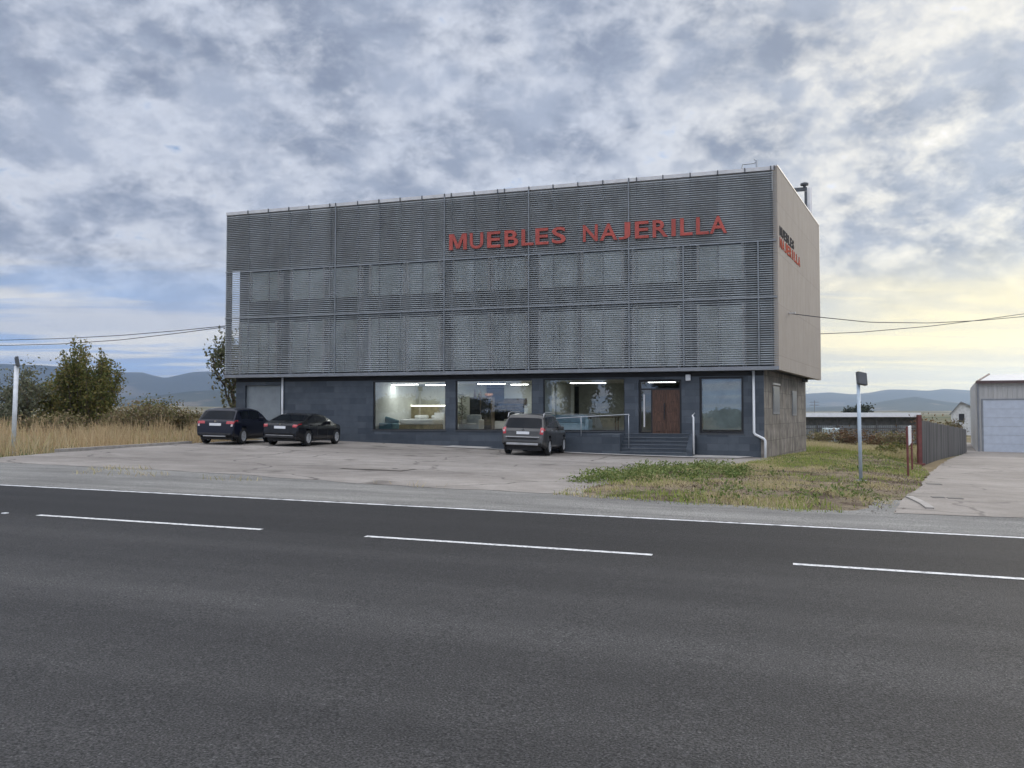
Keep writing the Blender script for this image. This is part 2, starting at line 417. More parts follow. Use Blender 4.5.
# --- polygons
LOT_FRONT = [g2(-60, 459), g2(0, 462.5), g2(60, 465), g2(130, 468.5), g2(215, 473), g2(300, 479), g2(370, 484), g2(440, 488), g2(520, 492), g2(575, 494)]
LOT_LEFT = [g2(-60, 458), g2(0, 457.5), g2(55, 452.5), g2(100, 449.5), g2(150, 446), g2(195, 443)]
s_ll, t_w = LOT_LEFT[-1][0], 37.9
lot_poly = rough_edge(LOT_FRONT+[g2(640, 490), g2(750, 462), (0.2, 37.0), (0.2, 38.2), (s_ll, 38.2)]+LOT_LEFT[::-1], .5, .16, 3)
VERGE = [g2(552, 494.5), g2(575, 484), g2(602, 478), g2(645, 472), g2(700, 467.5), g2(738, 464), g2(766, 458), g2(806, 452), g2(850, 452), g2(905, 462), g2(921, 466), g2(927, 474), g2(920, 487), g2(904, 498), g2(893, 512), g2(868, 514.5), g2(760, 509), g2(640, 501.5)]
verge_poly = rough_edge(VERGE, .5, .11, 9)
DRIVE = [g2(893, 513), g2(904, 498), g2(920, 487), g2(931, 472), g2(944, 462), g2(966, 453), (17, 95), (60, 95), (60, 17.4), (18, 17.2)]
def verge_z(s, t):
    d = edge_dist(s, t, verge_poly) if in_poly(s, t, verge_poly) else 0
    n = mnoise.fractal(Vector((s*.6, t*.6, 3)), 1, 2, 4)*.06
    return zg(s, t)-.03+(.10+n+.10*sm(t, 33, 36.5)*sm(s, -.5, 1.5))*sm(d, 0, 1.4)
# terrain: a graded grid to the horizon
def graded(dense_lo, dense_hi, step, far):
    a = list(np.arange(dense_lo, dense_hi+.01, step)); d = step
    while a[-1] < far: d *= 1.35; a.append(a[-1]+d)
    d = step
    while a[0] > -far: d *= 1.35; a.insert(0, a[0]-d)
    return a
gx, gy = graded(-70, 70, 2, 4900), graded(-30, 120, 2, 4900)
tv = [(x, y, zg(x, y)-.06) for y in gy for x in gx]; nx = len(gx)
tf = [(j*nx+i, j*nx+i+1, (j+1)*nx+i+1, (j+1)*nx+i) for j in range(len(gy)-1) for i in range(nx-1)]
me = mesh_np('ground', tv, tf, M['terrain']); ob = bpy.data.objects.new('ground', me); COL.objects.link(ob); ob.rotation_euler = (0, 0, -A); ob['kind'] = 'structure'
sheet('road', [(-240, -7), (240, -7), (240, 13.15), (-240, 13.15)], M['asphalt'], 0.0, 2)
sheet('gravel_shoulder', rough_edge([(-240, 13.15), (240, 13.15), (240, 18.2), (-240, 18.2)], 2, .0), M['gravel'], -.006, 1.5)
sheet('parking_lot', lot_poly, M['lot'], .0, 1.5)
sheet('driveway', rough_edge(DRIVE, .5, .05, 5), M['drive'], .0, 1.5)
sheet('verge', verge_poly, M['verge'], 0, .6, verge_z)
# road markings
def strip(name, s0, s1, t, w, m):
    return sheet(name, [(s0, t-w/2), (s1, t-w/2), (s1, t+w/2), (s0, t+w/2)], m, .005, 2)
T_C, T_E = (G(150, 523.2)[1]+G(510, 545.5)[1]+G(910, 571.5)[1])/3, (G(100, 490)[1]+G(512, 511.6)[1]+G(950, 534.6)[1])/3
strip('edge_line', -200, 120, T_E, .13, M['marking_worn'])
dash = []
for a, b in ((33, 260), (365, 653)):
    dash.append((G(a, 516+(a-33)*.0622)[0], G(b, 516+(b-33)*.0622)[0]))
d0 = G(793, 564)[0]; plen = dash[1][1]-dash[1][0]; per = d0-dash[1][0]
dash += [(d0, d0+plen), (d0+per, d0+per+plen)]
q = dash[0][0]-per
while q > -130: dash.append((q, q+plen)); q -= per
for a, b in dash: strip('lane_dash', a, b, T_C, .11, M['marking'])
print('T_C', T_C, 'T_E', T_E, 'dash', plen, per)
# ------------------------------------------------------------------ store building
TS, TW, TU = 37.42, 37.9, 38.05
sL = at_t(225.5, 250, TS)[0]; sR = at_t(778, 260, TS)[0]
zS = at_t(600, 372.3, TS)[1]; zT = at_t(776.6, 165.5, TS)[1]; zT_l = at_t(225, 213, TS)[1]; zS_l = at_t(240, 377.5, TS)[1]
print('sL', sL, 'sR', sR, 'zS', zS, zS_l, 'zT', zT, zT_l)
VA = R(27.5)                                           # the side wall runs off at its own angle
SDs, SDt = ST(math.sin(VA), math.cos(VA))
def side(u, off=0, s0=None, t0=None):                  # point u metres along the side, off metres outside it
    return ((s0 if s0 is not None else sR)+SDs*u+SDt*off, (t0 if t0 is not None else TS)+SDt*u-SDs*off)
def wpx(px, py=400): return at_t(px, py, TW)[0]
s_gl = wpx(236); s_gr = wpx(764); Z_FL = .72
store = thing('furniture_store', 'three storey furniture store with grey louvre screen over dark slate ground floor', 'building', (sL+sR)/2, TW, -.3)
# upper block
blk = MB()
s_in = at_t(239.5, 320, TU)[0]
bx = lambda u: side(u, -.25)
B1 = side(12.4, -.25)
blk.prism([(s_in, TU), (sR+SDs*.6-.25, TU), B1, (s_in, B1[1])], zS+.06, zT-.9).build('upper_wall', M['upper_wall'], store)
zB2 = at_t(500, 256.5, TS)[1]; zB1 = at_t(500, 307.8, TS)[1]
pb = MB().box(sL+.02, sR-.215, TS+.15, TS+.27, zB2+.1, zT-.17)
pb.build('parapet', M['parapet'], store)
s_e = at_t(231.5, 320, TS+.2)[0]
MB().box(sL+.02, s_e, TS+.16, TS+.24, zS+.17, zB2+.096).build('end_panel', M['parapet'], store)
MB().box(sR-.75, sR-.215, TS+.28, TS+.34, zS+.17, zB2+.09).build('end_panel', M['upper_wall'], store)
# louvre panels between posts
post_px = [225.8, 248, 268.4, 288.8, 308.8, 329.7, 335.6, 357.5, 378.8, 400, 421.9, 444.4, 451.3, 474, 497.5, 504.4, 528.8, 553, 577.8, 602.8, 628.8, 636.6, 663, 690.3, 717.8, 745, 771, 777.4]
post_s = [at_t(p, 250, TS)[0] for p in post_px]
PITCH_L = .098; NS = int((zT-.14-zS-.2)/PITCH_L)
for a, b in zip(post_s, post_s[1:]):
    mb = MB()
    for i in range(NS):
        z = zS+.24+i*PITCH_L
        mb.hexa([(a, TS+.006, z-.010), (b, TS+.006, z-.010), (b, TS+.07, z+.033), (a, TS+.07, z+.033),
                 (a, TS+.002, z-.002), (b, TS+.002, z-.002), (b, TS+.055, z+.047), (a, TS+.055, z+.047)])
    mb.build('louvre_panel', M['louvre'], store)
heavy = {444.4, 528.8, 628.8, 683, 758, 335.6}
for p in post_px+[683.2, 758]:
    s = at_t(p, 250, TS)[0]; w = .025 if p in heavy else .022
    if p in (683.2, 758): MB().box(s-.03, s+.03, TS-.03, TS-.004, zS+.2, zB2).build('screen_post', M['louvre_post'], store)
    else: MB().box(s-w, s+w, TS-.035 if p in heavy else TS+.08, TS-.004 if p in heavy else TS+.13, zS+.1, zT-.13).build('screen_post', M['louvre_post'], store)
for z in (zB1, zB2): MB().box(sL+.02, sR-.05, TS-.028, TS-.006, z-.028, z+.028).build('screen_beam', M['beam'], store)
MB().box(sL, sR, TS-.02, TW-.004, zS, zS+.16).build('screen_base_beam', M['steel'], store)
MB().box(sL, sR-.02, TS+.02, TS+.2, zT-.16, zT).build('coping', M['coping'], store)
for p in post_px[1:-1]+[774.5]:
    s = at_t(p, 200, TS)[0]; MB().box(s-.025, s+.025, TS-.012, TS+.016, zT-.18, zT+.008).build('coping_bracket', M['dark_post'], store)
# upper windows seen through the screen
lower = [(244, 282), (294, 329), (333, 364), (372.5, 409), (409.6, 444), (454.4, 493), (493.6, 530), (540.6, 582), (582.6, 625.6), (633.4, 681), (697.5, 745)]
def up_window(p0, p1, z0, z1):
    a, b = at_t(p0, 300, TU)[0], at_t(p1, 300, TU)[0]
    w = MB().box(a+.125, b-.125, TU-.30, TU-.004, z0, z1).build('upper_window', M['upper_pane'], store)
    MB().box(a+.01, a+.12, TU-.42, TU-.006, z0-.05, z1+.05).build('window_jamb', M['jamb'], w)
    MB().box(b-.12, b-.01, TU-.42, TU-.006, z0-.05, z1+.05).build('window_jamb', M['jamb'], w)
    return w
zl0, zl1 = at_t(720, 366, TU)[1], at_t(720, 307, TU)[1]; zu0, zu1 = at_t(720, 280, TU)[1], at_t(720, 247, TU)[1]
for p0, p1 in lower:
    w = up_window(p0, p1, zl0, zl1)
    c = (at_t(p0, 300, TU)[0]+at_t(p1, 300, TU)[0])/2
    MB().box(c-.04, c+.04, TU-.36, TU-.302, zl1-.62, zl1-.1).build('window_handle_bar', M['jamb'], w)
    MB().box(c-.012, c+.012, TU-.32, TU-.302, zl0+.02, zl1-.65).build('window_mullion', M['black'], w)
    if p0 != 244: up_window(p0, p1, zu0, zu1)
    else: up_window(254, 284, zu0, zu1)
# side cladding
cl = MB().prism([side(0), side(13.1), side(13.1, -.2), side(0, -.2)], zS, zT-.01)
cl.build('side_cladding', M['cladding'], store)
MB().prism([side(0, .02), side(13.1, .02), side(13.1, -.22), side(0, -.22)], zT-.008, zT+.04).build('side_coping', M['coping'], store)
MB().prism([side(13.12, 0), side(13.2, 0), side(13.2, -.3), side(13.12, -.3)], zS+.02, zT-.02).build('corner_trim', M['coping'], store)
zso = zS+.05
MB().prism([(sL+.1, TS+.1), side(.05, -.21), side(12.9, -.21), (sL+.1, B1[1])], zso-.02, zso).build('soffit', M['soffit'], store)
for u in (10.5, 11.3):
    p = side(u, -.55); MB().lathe([(0, zS-.16), (.09, zS-.16), (.11, zS-.05), (.05, zS+.03)], (p[0], p[1], 0), 12).build('soffit_floodlight', M['dark_post'], store)
# ground floor walls (0.3 thick) with openings
Zg0 = -1.0; ZTOP = zso-.022
sill = (at_t(590, 431, TW)[1]+at_t(420, 430.2, TW)[1])/2; head = (at_t(590, 378.3, TW)[1]+at_t(410, 381.5, TW)[1])/2
print('sill', sill, 'head', head, 'floor', at_t(660, 434, TW)[1])
wins = [(373, 445.3), (455.6, 532), (543.2, 624.5), (699.5, 743.5)]
dr = (638.5, 681.5); gar = (245, 280.5)
gs0, gs1 = wpx(gar[0]), wpx(gar[1]); gz = at_t(262, 385.5, TW)[1]
ds0, ds1 = wpx(dr[0]), wpx(dr[1]); dz = at_t(660, 379.5, TW)[1]
wall = MB(); TB = TW+.3
edges = [(s_gl, gs0)]
op = [(gs0, gs1, None, gz)]+[(wpx(a), wpx(b), sill, head) for a, b in wins[:3]]+[(ds0, ds1, Z_FL, dz)]+[(wpx(wins[3][0]), wpx(wins[3][1]), sill-.07, head+.02)]
prev = s_gl
for a, b, z0, z1 in op:
    wall.box(prev, a, TW, TB, Zg0, ZTOP); wall.box(a, b, TW, TB, z1, ZTOP)
    if z0 is not None: wall.box(a, b, TW, TB, Zg0, z0)
    prev = b
s_pier = wpx(760.5)
wall.box(prev, s_gr, TW, TB, .55, ZTOP); wall.box(prev, s_pier, TW, TB, Zg0, .55)
wall.build('slate_wall', M['slate'], store)
MB().box(s_pier, s_gr, TW+.01, TB, Zg0, .548).build('corner_pier', M['stone'], store)
# plinth ledge under the windows, a little proud
MB().box(wpx(373), ds0-.3, TW-.05, TW-.002, Zg0, sill-.09).build('plinth', M['slate'], store)
MB().box(wpx(697), s_pier-.05, TW-.05, TW-.002, Zg0, sill-.13).build('plinth', M['slate'], store)
MB().box(s_gl+.01, gs0, TW-.012, TW-.001, head+.05, ZTOP-.001).box(gs0, s_gr-.01, TW-.014, TW-.001, head+.05, ZTOP-.001).build('soffit_shade_band', M['soffit'], store)  # thin black strip on the wall top, painting in the shade below the soffit
# shop windows
for i, (a, b) in enumerate(wins):
    a, b = wpx(a), wpx(b); z0, z1 = (sill, head) if i < 3 else (sill-.07, head+.02)
    f = MB(); fw = .045 if i < 3 else .09; t0, t1 = TW+.09, TW+.15
    f.box(a, a+fw, t0, t1, z0, z1).box(b-fw, b, t0, t1, z0, z1).box(a+fw, b-fw, t0, t1, z0, z0+fw).box(a+fw, b-fw, t0, t1, z1-fw, z1)
    w = f.build('display_window', M['black'], store)
    gp = MB(); gp.poly([(a+fw, TW+.12, z0+fw), (b-fw, TW+.12, z0+fw), (b-fw, TW+.12, z1-fw), (a+fw, TW+.12, z1-fw)])
    gp.build('window_pane', M['glass'], w)
    MB().box(a-.03, b+.03, TW-.06, TW+.085, z0-.035, z0-.002).build('window_sill', M['dark_post'], w)
# door
zt_ = at_t(660, 389.8, TW)[1]
f = MB(); t0, t1 = TW+.16, TW+.23
f.box(ds0, ds0+.1, t0, t1, Z_FL, dz).box(ds1-.1, ds1, t0, t1, Z_FL, dz).box(ds0+.1, ds1-.1, t0, t1, dz-.1, dz).box(ds0+.1, ds1-.1, t0, t1, zt_, zt_+.07)
sd = wpx(650.5)
f.box(sd, sd+.06, t0, t1, Z_FL, zt_)
f.box(ds0+.1, sd, t0, t1, Z_FL, Z_FL+.08)
door = f.build('entrance_door', M['black'], store)
for (a, b) in ((sd+.06, (sd+ds1-.04)/2-.006), ((sd+ds1-.04)/2+.006, ds1-.1)):
    dm = MB(); dm.box(a, b, t0+.01, t1-.01, Z_FL, zt_)
    n = 3
    for r in range(4):
        z0 = Z_FL+.12+r*(zt_-Z_FL-.18)/4
        dm.box(a+.1, b-.1, t0-.008, t0+.009, z0, z0+(zt_-Z_FL-.18)/4-.08)
    dm.build('door_leaf', M['wood'], door)
MB().box((sd+ds1)/2-.1, (sd+ds1)/2-.06, t0-.07, t0-.02, 1.35, 2.1).build('door_handle', M['black'], door)
gp = MB(); gp.poly([(ds0+.1, t0+.035, zt_+.07), (ds1-.1, t0+.035, zt_+.07), (ds1-.1, t0+.035, dz-.1), (ds0+.1, t0+.035, dz-.1)])
gp.poly([(ds0+.1, t0+.035, Z_FL+.08), (sd, t0+.035, Z_FL+.08), (sd, t0+.035, zt_), (ds0+.1, t0+.035, zt_)])
gp.build('transom_pane', M['door_glass'], door)
MB().box(ds0+.2, ds0+.27, t0-.02, t0+.0, Z_FL+.3, zt_-.2).build('side_light_bar', M['coping'], door)
# roller door
rd = MB(); nsl = 30
for i in range(nsl):
    z0 = -.25+i*(gz+.25)/nsl; h = (gz+.25)/nsl
    rd.prism([(gs0, TW+.15), (gs1, TW+.15), (gs1, TW+.2), (gs0, TW+.2)], z0+.004, z0+h-.012)
rd.box(gs0, gs1, TW+.165, TW+.19, -.3, gz)
rd.build('roller_door', M['grey_door'], store)
# downpipes
zg_a = zg(wpx(283.5), 37.5)
MB().tube([(wpx(283.2), TW-.08, zso-.03), (wpx(283.2), TW-.08, zg_a+.05)], .055, 10).build('downpipe', M['white_paint'], store, smooth=True)
pa, pb_ = wpx(753.8), wpx(764.8)
za, zb = at_t(754, 434, TW)[1], at_t(766, 439.5, TW)[1]
MB().tube([(pa, TW-.09, zso-.03), (pa, TW-.09, za+.06), (pa+.05, TW-.09, za-.02), (pb_-.05, TW-.09, zb+.03), (pb_, TW-.09, zb-.05), (pb_, TW-.09, -.6)], .055, 10).build('downpipe', M['white_paint'], store, smooth=True)
# wall lamp
sl = wpx(688.5); zl = at_t(688.5, 377.5, TW)[1]
MB().box(sl-.11, sl+.11, TW-.18, TW-.003, zl-.15, zl+.13).build('wall_lamp', M['white_paint'], store, bevel=.03)
# stone side wall
g0 = (s_gr, TW+.012)
gside = lambda u, off=0: side(u, off, g0[0], g0[1])
st_w = MB().prism([gside(0), gside(11.9), gside(11.9, -.3), gside(0.0, -.31)], -2, ZTOP)
st_w.build('stone_wall', M['stone'], store)
M['side_pane'] = mat('dusty side window', (.10, .11, .12), .3, 0, .2)
for u0, u1, y0, y1, pz in ((2.0, 3.6, 386.5, 414, 775), (7.2, 8.6, 391, 415.5, 793)):
    pp = gside((u0+u1)/2); x, y = W(*pp)
    z0 = at_y(pz, y1, y)[1]; z1 = at_y(pz, y0, y)[1]
    w = MB().prism([gside(u0, .03), gside(u1, .03), gside(u1, .004), gside(u0, .004)], z0, z1).build('side_window', M['steel'], store)
    MB().prism([gside(u0+.1, .04), gside(u1-.1, .04), gside(u1-.1, .032), gside(u0+.1, .032)], z0+.1, z1-.1).build('side_window_pane', M['side_pane'], w)
MB().prism([gside(1.9, .06), gside(3.7, .06), gside(3.7, .004), gside(1.9, .004)], at_t(776, 385.3, TW)[1]+.1, at_t(776, 384, TW)[1]+.12).build('side_window_hood', M['coping'], store)
# rest of the ground floor shell and the showroom inside
gb = gside(11.6, -.35)
MB().box(s_gl, s_gl+.3, TB+.002, gb[1], Zg0, ZTOP).build('back_wall', M['slate'], store)
MB().box(s_gl, gb[0]-.1, gb[1], gb[1]+.3, Zg0, ZTOP).build('back_wall', M['slate'], store)
MB().box(s_gl+.31, gb[0]-3, TB+.003, gb[1]-.01, Z_FL-.25, Z_FL).build('showroom_floor', M['int_floor'], store)
zc = head+.02
MB().prism([(s_gl+.31, TB+.003), (s_gr-.35, TB+.003), (gb[0]-.1, gb[1]-.01), (s_gl+.31, gb[1]-.01)], zc, zc+.06).build('showroom_ceiling', M['ceiling'], store)
i1 = wpx(371); i2 = wpx(450.5); i3 = wpx(538); i4 = wpx(631); i5 = wpx(690)
MB().box(i1-.1, i1, TB+.004, gb[1]-.02, Z_FL+.002, zc-.002).build('partition', M['int_wall'], store)
MB().box(i1+.003, i2-.1, TB+5.2, TB+5.3, Z_FL+.002, zc-.002).build('partition', M['int_wall_green'], store)
MB().box(i2+.8, i3+.3, TB+5.6, TB+5.7, Z_FL+.002, zc-.002).build('partition', M['int_wall'], store)
MB().box(i3+.35, i4-.1, TB+6.6, TB+6.7, Z_FL+.002, zc-.002).build('partition', M['int_wall_green'], store)
MB().box(i3+.06, i3+.14, TB+2.6, TB+6.5, Z_FL+.002, zc-.002).build('partition', M['int_wall_green'], store)
MB().box(i5, i5+.1, TB+.004, gb[1]-.02, Z_FL+.002, zc-.002).build('partition', M['int_wall'], store)
MB().box(i3-.35, i3+.05, TB+2.0, TB+2.4, Z_FL+.002, zc-.002).build('column', M['int_wall'], store)
b0, b1 = wpx(wins[3][0]), wpx(wins[3][1])
MB().box(b0+.1, b1-.1, TW+.2, TW+.215, sill+.1, head-.1).build('window_blind', mat('grey blind', (.24, .27, .27), .7, 0, .25, .9), store)
# lit ceiling lamps
def lamp_panel(p0, p1, py, dt, label, m='lamp_on'):
    t = TB+dt; a = at_t(p0, py, t)[0]; b = at_t(p1, py, t)[0]
    o = thing('ceiling_lamp', label, 'lamp', (a+b)/2, t, zc, 'lit strip lamps on the showroom ceiling')
    MB().box(a, b, t-.16, t+.16, zc-.09, zc-.004).build('lamp_housing', M['white_paint'], o)
    MB().box(a+.03, b-.03, t-.13, t+.13, zc-.11, zc-.092).build('lamp_diffuser', M[m], o)
lamp_panel(390, 418, 383, 2.2, 'lit strip lamp at the left of the ceiling above the white bed')
lamp_panel(426, 446, 385, 3.4, 'lit strip lamp at the right of the ceiling above the white bed')
lamp_panel(478, 505, 383, 2.6, 'lit strip lamp on the ceiling in front of the television')
lamp_panel(511, 528, 383, 4.0, 'lit strip lamp on the ceiling above the brown painting')
lamp_panel(570, 606, 382, 3.0, 'lit strip lamp on the ceiling over the pale blue sofa', 'lamp_dim')
lamp_panel(648, 676, 384, 3.0, 'lit strip lamp on the ceiling behind the entrance door', 'lamp_dim')
# steps, cheek, ramp
zb_ = -.75; SF = 36.3
x0, x1 = at_t(619.5, 445, SF)[0], at_t(686, 445, SF)[0]
nst = 6; z_low = zg((x0+x1)/2, SF); rise = (Z_FL-z_low)/nst
stp = MB()
for i in range(nst):
    ta = SF+i*.25
    stp.box(x0, x1, ta, TW-.052, zb_ if i == 0 else z_low+i*rise-.02, z_low+(i+1)*rise-.02 if i < nst-1 else Z_FL)
steps = stp.build('steps', M['slate'], store)
for i in range(nst):
    ta = SF+i*.25; MB().box(x0, x1, ta-.03, ta+.06, z_low+(i+1)*rise-.018 if i < nst-1 else Z_FL+.002, z_low+(i+1)*rise+.008 if i < nst-1 else Z_FL+.02).build('step_nosing', M['step_edge'], steps)
x2 = at_t(691.8, 445, SF)[0]
MB().prism([(x1+.003, SF), (x2, SF), (x2, TW-.053), (x1+.003, TW-.053)], zb_, [Z_FL-.62, Z_FL-.62, Z_FL+.02, Z_FL+.02]).build('step_cheek', M['slate'], store)
xr0 = at_t(482, 440, SF+.1)[0]
rz = lambda s: zg(xr0, SF)+.02+(Z_FL-zg(xr0, SF)-.02)*min(1, max(0, (s-xr0)/(x0-1.0-xr0)))
MB().prism([(xr0, SF+.1), (x0-1.0, SF+.1), (x0-.003, SF+.1), (x0-.003, TW-.053), (x0-1.0, TW-.053), (xr0, TW-.053)], zb_, [rz(xr0), Z_FL, Z_FL, Z_FL, Z_FL, rz(xr0)]).build('access_ramp', M['slate'], store)
hr = MB(); sr0, sr1 = at_t(535, 420, SF+.15)[0], at_t(628.6, 414.3, SF+.15)[0]; hz = .95
top = []
hza, hzb = at_t(540, 419.5, SF+.16)[1], at_t(628.6, 414.3, SF+.16)[1]; hzf = lambda q: hza+(hzb-hza)*(q-sr0)/(sr1-sr0)
for k in range(9):
    s = sr0+(sr1-sr0)*k/8; top.append((s, SF+.16, hzf(s)))
top.append((sr1+.04, SF+.16, hzf(sr1)-.06))
hr.tube(top, .018, 8)
for s in (sr0+.05, sr0+(sr1-sr0)*.5, sr1): hr.tube([(s, SF+.16, rz(s)-.02 if s < x0 else Z_FL-.6), (s, SF+.16, hzf(s))], .016, 8)
hr.build('ramp_handrail', M['galv'], store, smooth=True)
hs = at_t(693.3, 430, SF)[0]; hz0, hz1 = -.1, at_t(693, 416, SF)[1]
MB().tube([(hs, SF+.1, hz0), (hs, SF+.1, hz1-.06), (hs-.04, SF+.14, hz1), (hs-.06, SF+.25, hz1+.01), (hs-.06, TW-.4, hz1+.12)], [.036, .036, .03, .025, .02], 10).build('step_handrail', M['white_paint'], store, smooth=True)
# walkway slab in front of the steps
wk = [(xr0-2, 36.2), (x2+.2, 35.5), g2(738, 458.5), g2(752, 457.3), (s_pier-.3, TW-.06), (xr0-2, TW-.06)]
sheet('walkway', wk, M['kerb_pale'], .03, 1.5)
# roof furniture
def roof(px, py, t): return at_t(px, py, t)
tt = 48.5
a, z1 = roof(794, 190, tt); b, _ = roof(805.5, 190, tt)
vm = MB(); vm.box(a-2.0, b+.08, tt-.06, tt+.06, z1-.1, z1+.1); vm.box(b-.06, b+.08, tt-.08, tt+.08, zT-2, z1-.14)
zc2 = roof(805, 183.5, tt)[1]
vm.lathe([(.08, z1+.1), (.08, zc2-.12), (.22, zc2-.1), (.22, zc2), (.02, zc2+.08)], (b-.05, tt, 0), 12)
vm.build('roof_frame', M['dark_post'], store)
b2, zt2 = roof(809.5, 188, tt+.6)
MB().tube([(b2, tt+.6, zT-2), (b2, tt+.6, zt2)], .13, 12).build('roof_vent_pipe', M['coping'], store, smooth=True)
an = MB(); sa, za_ = roof(752, 164, TS+1.2)
an.tube([(sa-.5, TS+1.2, za_-.4), (sa-.4, TS+1.2, za_+.02), (sa+.1, TS+1.2, za_+.03), (sa+.2, TS+1.2, za_+.12), (sa+.1, TS+1.2, za_+.2)], .035, 8)
an.tube([(sa+.2, TS+1.2, zT-1.5), (sa+.2, TS+1.2, za_+.15)], .04, 8)
an.build('roof_antenna', M['galv'], store)
# ------------------------------------------------------------------ signs (letters as meshes from the built-in font)
def glyph(ch, bold=.02):
    if ch == 'M':
        o = [(0, 0), (0, 1), (.27, 1), (.5, .34), (.73, 1), (1, 1), (1, 0), (.8, 0), (.8, .70), (.59, .08), (.41, .08), (.2, .70), (.2, 0)]
        n = len(o); tri = [(0, 1, 11, 12), (1, 2, 11), (2, 3, 10, 11), (3, 9, 10), (3, 4, 8, 9), (4, 5, 8), (5, 6, 7, 8)]
        v = np.array([(x, y, z) for z in (0, 1) for x, y in o])
        return v, [list(q) for q in tri]+[[n+i for i in q] for q in tri]+[[i, (i+1) % n, n+(i+1) % n, n+i] for i in range(n)]
    cu = bpy.data.curves.new('glyph', 'FONT'); cu.body = ch; cu.size = 1; cu.extrude = .5; cu.offset = bold; cu.resolution_u = 4
    o = bpy.data.objects.new('glyph', cu); COL.objects.link(o)
    dg = bpy.context.evaluated_depsgraph_get(); me = bpy.data.meshes.new_from_object(o.evaluated_get(dg))
    bpy.data.objects.remove(o)
    v = np.array([q.co[:] for q in me.vertices]); fs = [list(p.vertices) for p in me.polygons]
    mn, mx = v.min(0), v.max(0); v = (v-mn)/(mx-mn)
    return v, fs
sg = thing('letter_sign', 'red capital letters MUEBLES NAJERILLA across the front louvre screen', 'sign', at_t(590, 240, TS)[0], TS-.1, at_t(590, 241, TS)[1])
ext = [('M', 448.6, 466.2), ('U', 469.3, 482.6), ('E', 486.6, 499.8), ('B', 504, 517.6), ('L', 521, 533), ('E', 535, 548), ('S', 551.5, 565.3),
       ('N', 582.6, 597.3), ('A', 599.5, 617), ('J', 618.3, 630), ('E', 634.6, 648.6), ('R', 652.4, 667.8), ('I', 671.3, 675.6), ('L', 680, 692.6), ('L', 696, 708.8), ('A', 709.5, 727)]
TL = TS-.11
zb0, zb1 = at_t(457, 250.8, TL)[1], at_t(718, 231.6, TL)[1]; zt0, zt1 = at_t(457, 234.2, TL)[1], at_t(718, 215.0, TL)[1]
print('letters', zb0, zb1, zt0, zt1)
zlb, zlt = (zb0+zb1)/2, (zt0+zt1)/2
for ch, p0, p1 in ext:
    a, b = at_t(p0, 240, TL)[0], at_t(p1, 240, TL)[0]
    v, fs = glyph(ch, .017); mb = MB()
    mb.v = [(a+(b-a)*q[0], TL+.06+.05*(1-q[2]), zlb+(zlt-zlb)*q[1]) for q in v]; mb.f = fs
    mb.build('letter', M['red'], sg)
s2 = thing('side_letter_sign', 'small dark and red lettering high on the warm grey side wall', 'sign', *side(2.5), at_t(778, 240, TS)[1])
def side_word(txt, u0, u1, z0, z1, m):
    n = len(txt); st = (u1-u0)/n
    for i, ch in enumerate(txt):
        wdt = .35 if ch == 'I' else .78
        a = u0+st*(i+.5-wdt/2); b = a+st*wdt
        v, fs = glyph(ch, .02); mb = MB()
        for q in v:
            p = side(a+(b-a)*q[0], .006+.018*q[2]); mb.v.append((p[0], p[1], z0+(z1-z0)*q[1]))
        mb.f = fs; mb.build('letter', m, s2)
zq = lambda py: at_t(780, py, TS)[1]
side_word('MUEBLES', .35, 4.2, zq(233.2), zq(223.5), M['letter_dark'])
side_word('NAJERILLA', .35, 6.0, zq(245.5), zq(235), mat('orange red sign letters', (.50, .12, .075), .95, spec=.05))
# ------------------------------------------------------------------ showroom furniture
def furn(name, label, cat, px, py, dt):
    t = TB+dt; s, _ = at_t(px, py, t); return thing(name, label, cat, s, t, Z_FL), s, t
r, s, t = furn('bed', 'white made bed with lit oak headboard behind the first shop window', 'bed', 421, 425, 3.0)
MB().box(s-1.0, s+1.0, t-.6, t+1.5, Z_FL+.06, Z_FL+.32).build('bed_base', M['olive_wood'], r)
MB().box(s-.98, s+.98, t-.6, t+1.48, Z_FL+.322, Z_FL+.62).build('mattress', M['linen'], r, bevel=.08)
for d in (-.5, .5): MB().box(s+d-.36, s+d+.36, t+1.0, t+1.44, Z_FL+.622, Z_FL+.82).build('pillow', M['linen'], r, bevel=.08)
MB().box(s-1.35, s+1.35, t+1.505, t+1.6, Z_FL, Z_FL+1.3).build('headboard', M['olive_wood'], r)
MB().box(s-1.3, s+1.3, t+1.515, t+1.59, Z_FL+1.303, Z_FL+1.36).build('light_strip', M['led'], r)
r, s, t = furn('nightstand', 'white nightstand standing beside the made bed', 'nightstand', 441, 425, 3.9)
MB().box(s-.3, s+.3, t-.22, t+.22, Z_FL+.05, Z_FL+.95).build('cabinet', M['white_leather'], r)
for k in range(3): MB().box(s-.27, s+.27, t-.245, t-.222, Z_FL+.1+k*.28, Z_FL+.35+k*.28).build('drawer', M['white_paint'], r)
r, s, t = furn('sofa', 'teal sofa at the left end of the first shop window', 'sofa', 383, 428, 1.0)
MB().box(s-.75, s+.7, t-.4, t+.5, Z_FL+.1, Z_FL+.42).build('seat', M['teal'], r, bevel=.06)
MB().prism([(s-.75, t+.3), (s+.7, t+.3), (s+.7, t+.52), (s-.75, t+.52)], Z_FL+.42, [Z_FL+.95, Z_FL+.55, Z_FL+.55, Z_FL+.95]).build('backrest', M['teal'], r, bevel=.05)
MB().box(s-.95, s-.752, t-.4, t+.5, Z_FL+.1, Z_FL+.68).build('armrest', M['teal'], r, bevel=.05)
r, s, t = furn('wardrobe', 'tall grey wardrobe against the left showroom partition', 'wardrobe', 397, 415, 4.2)
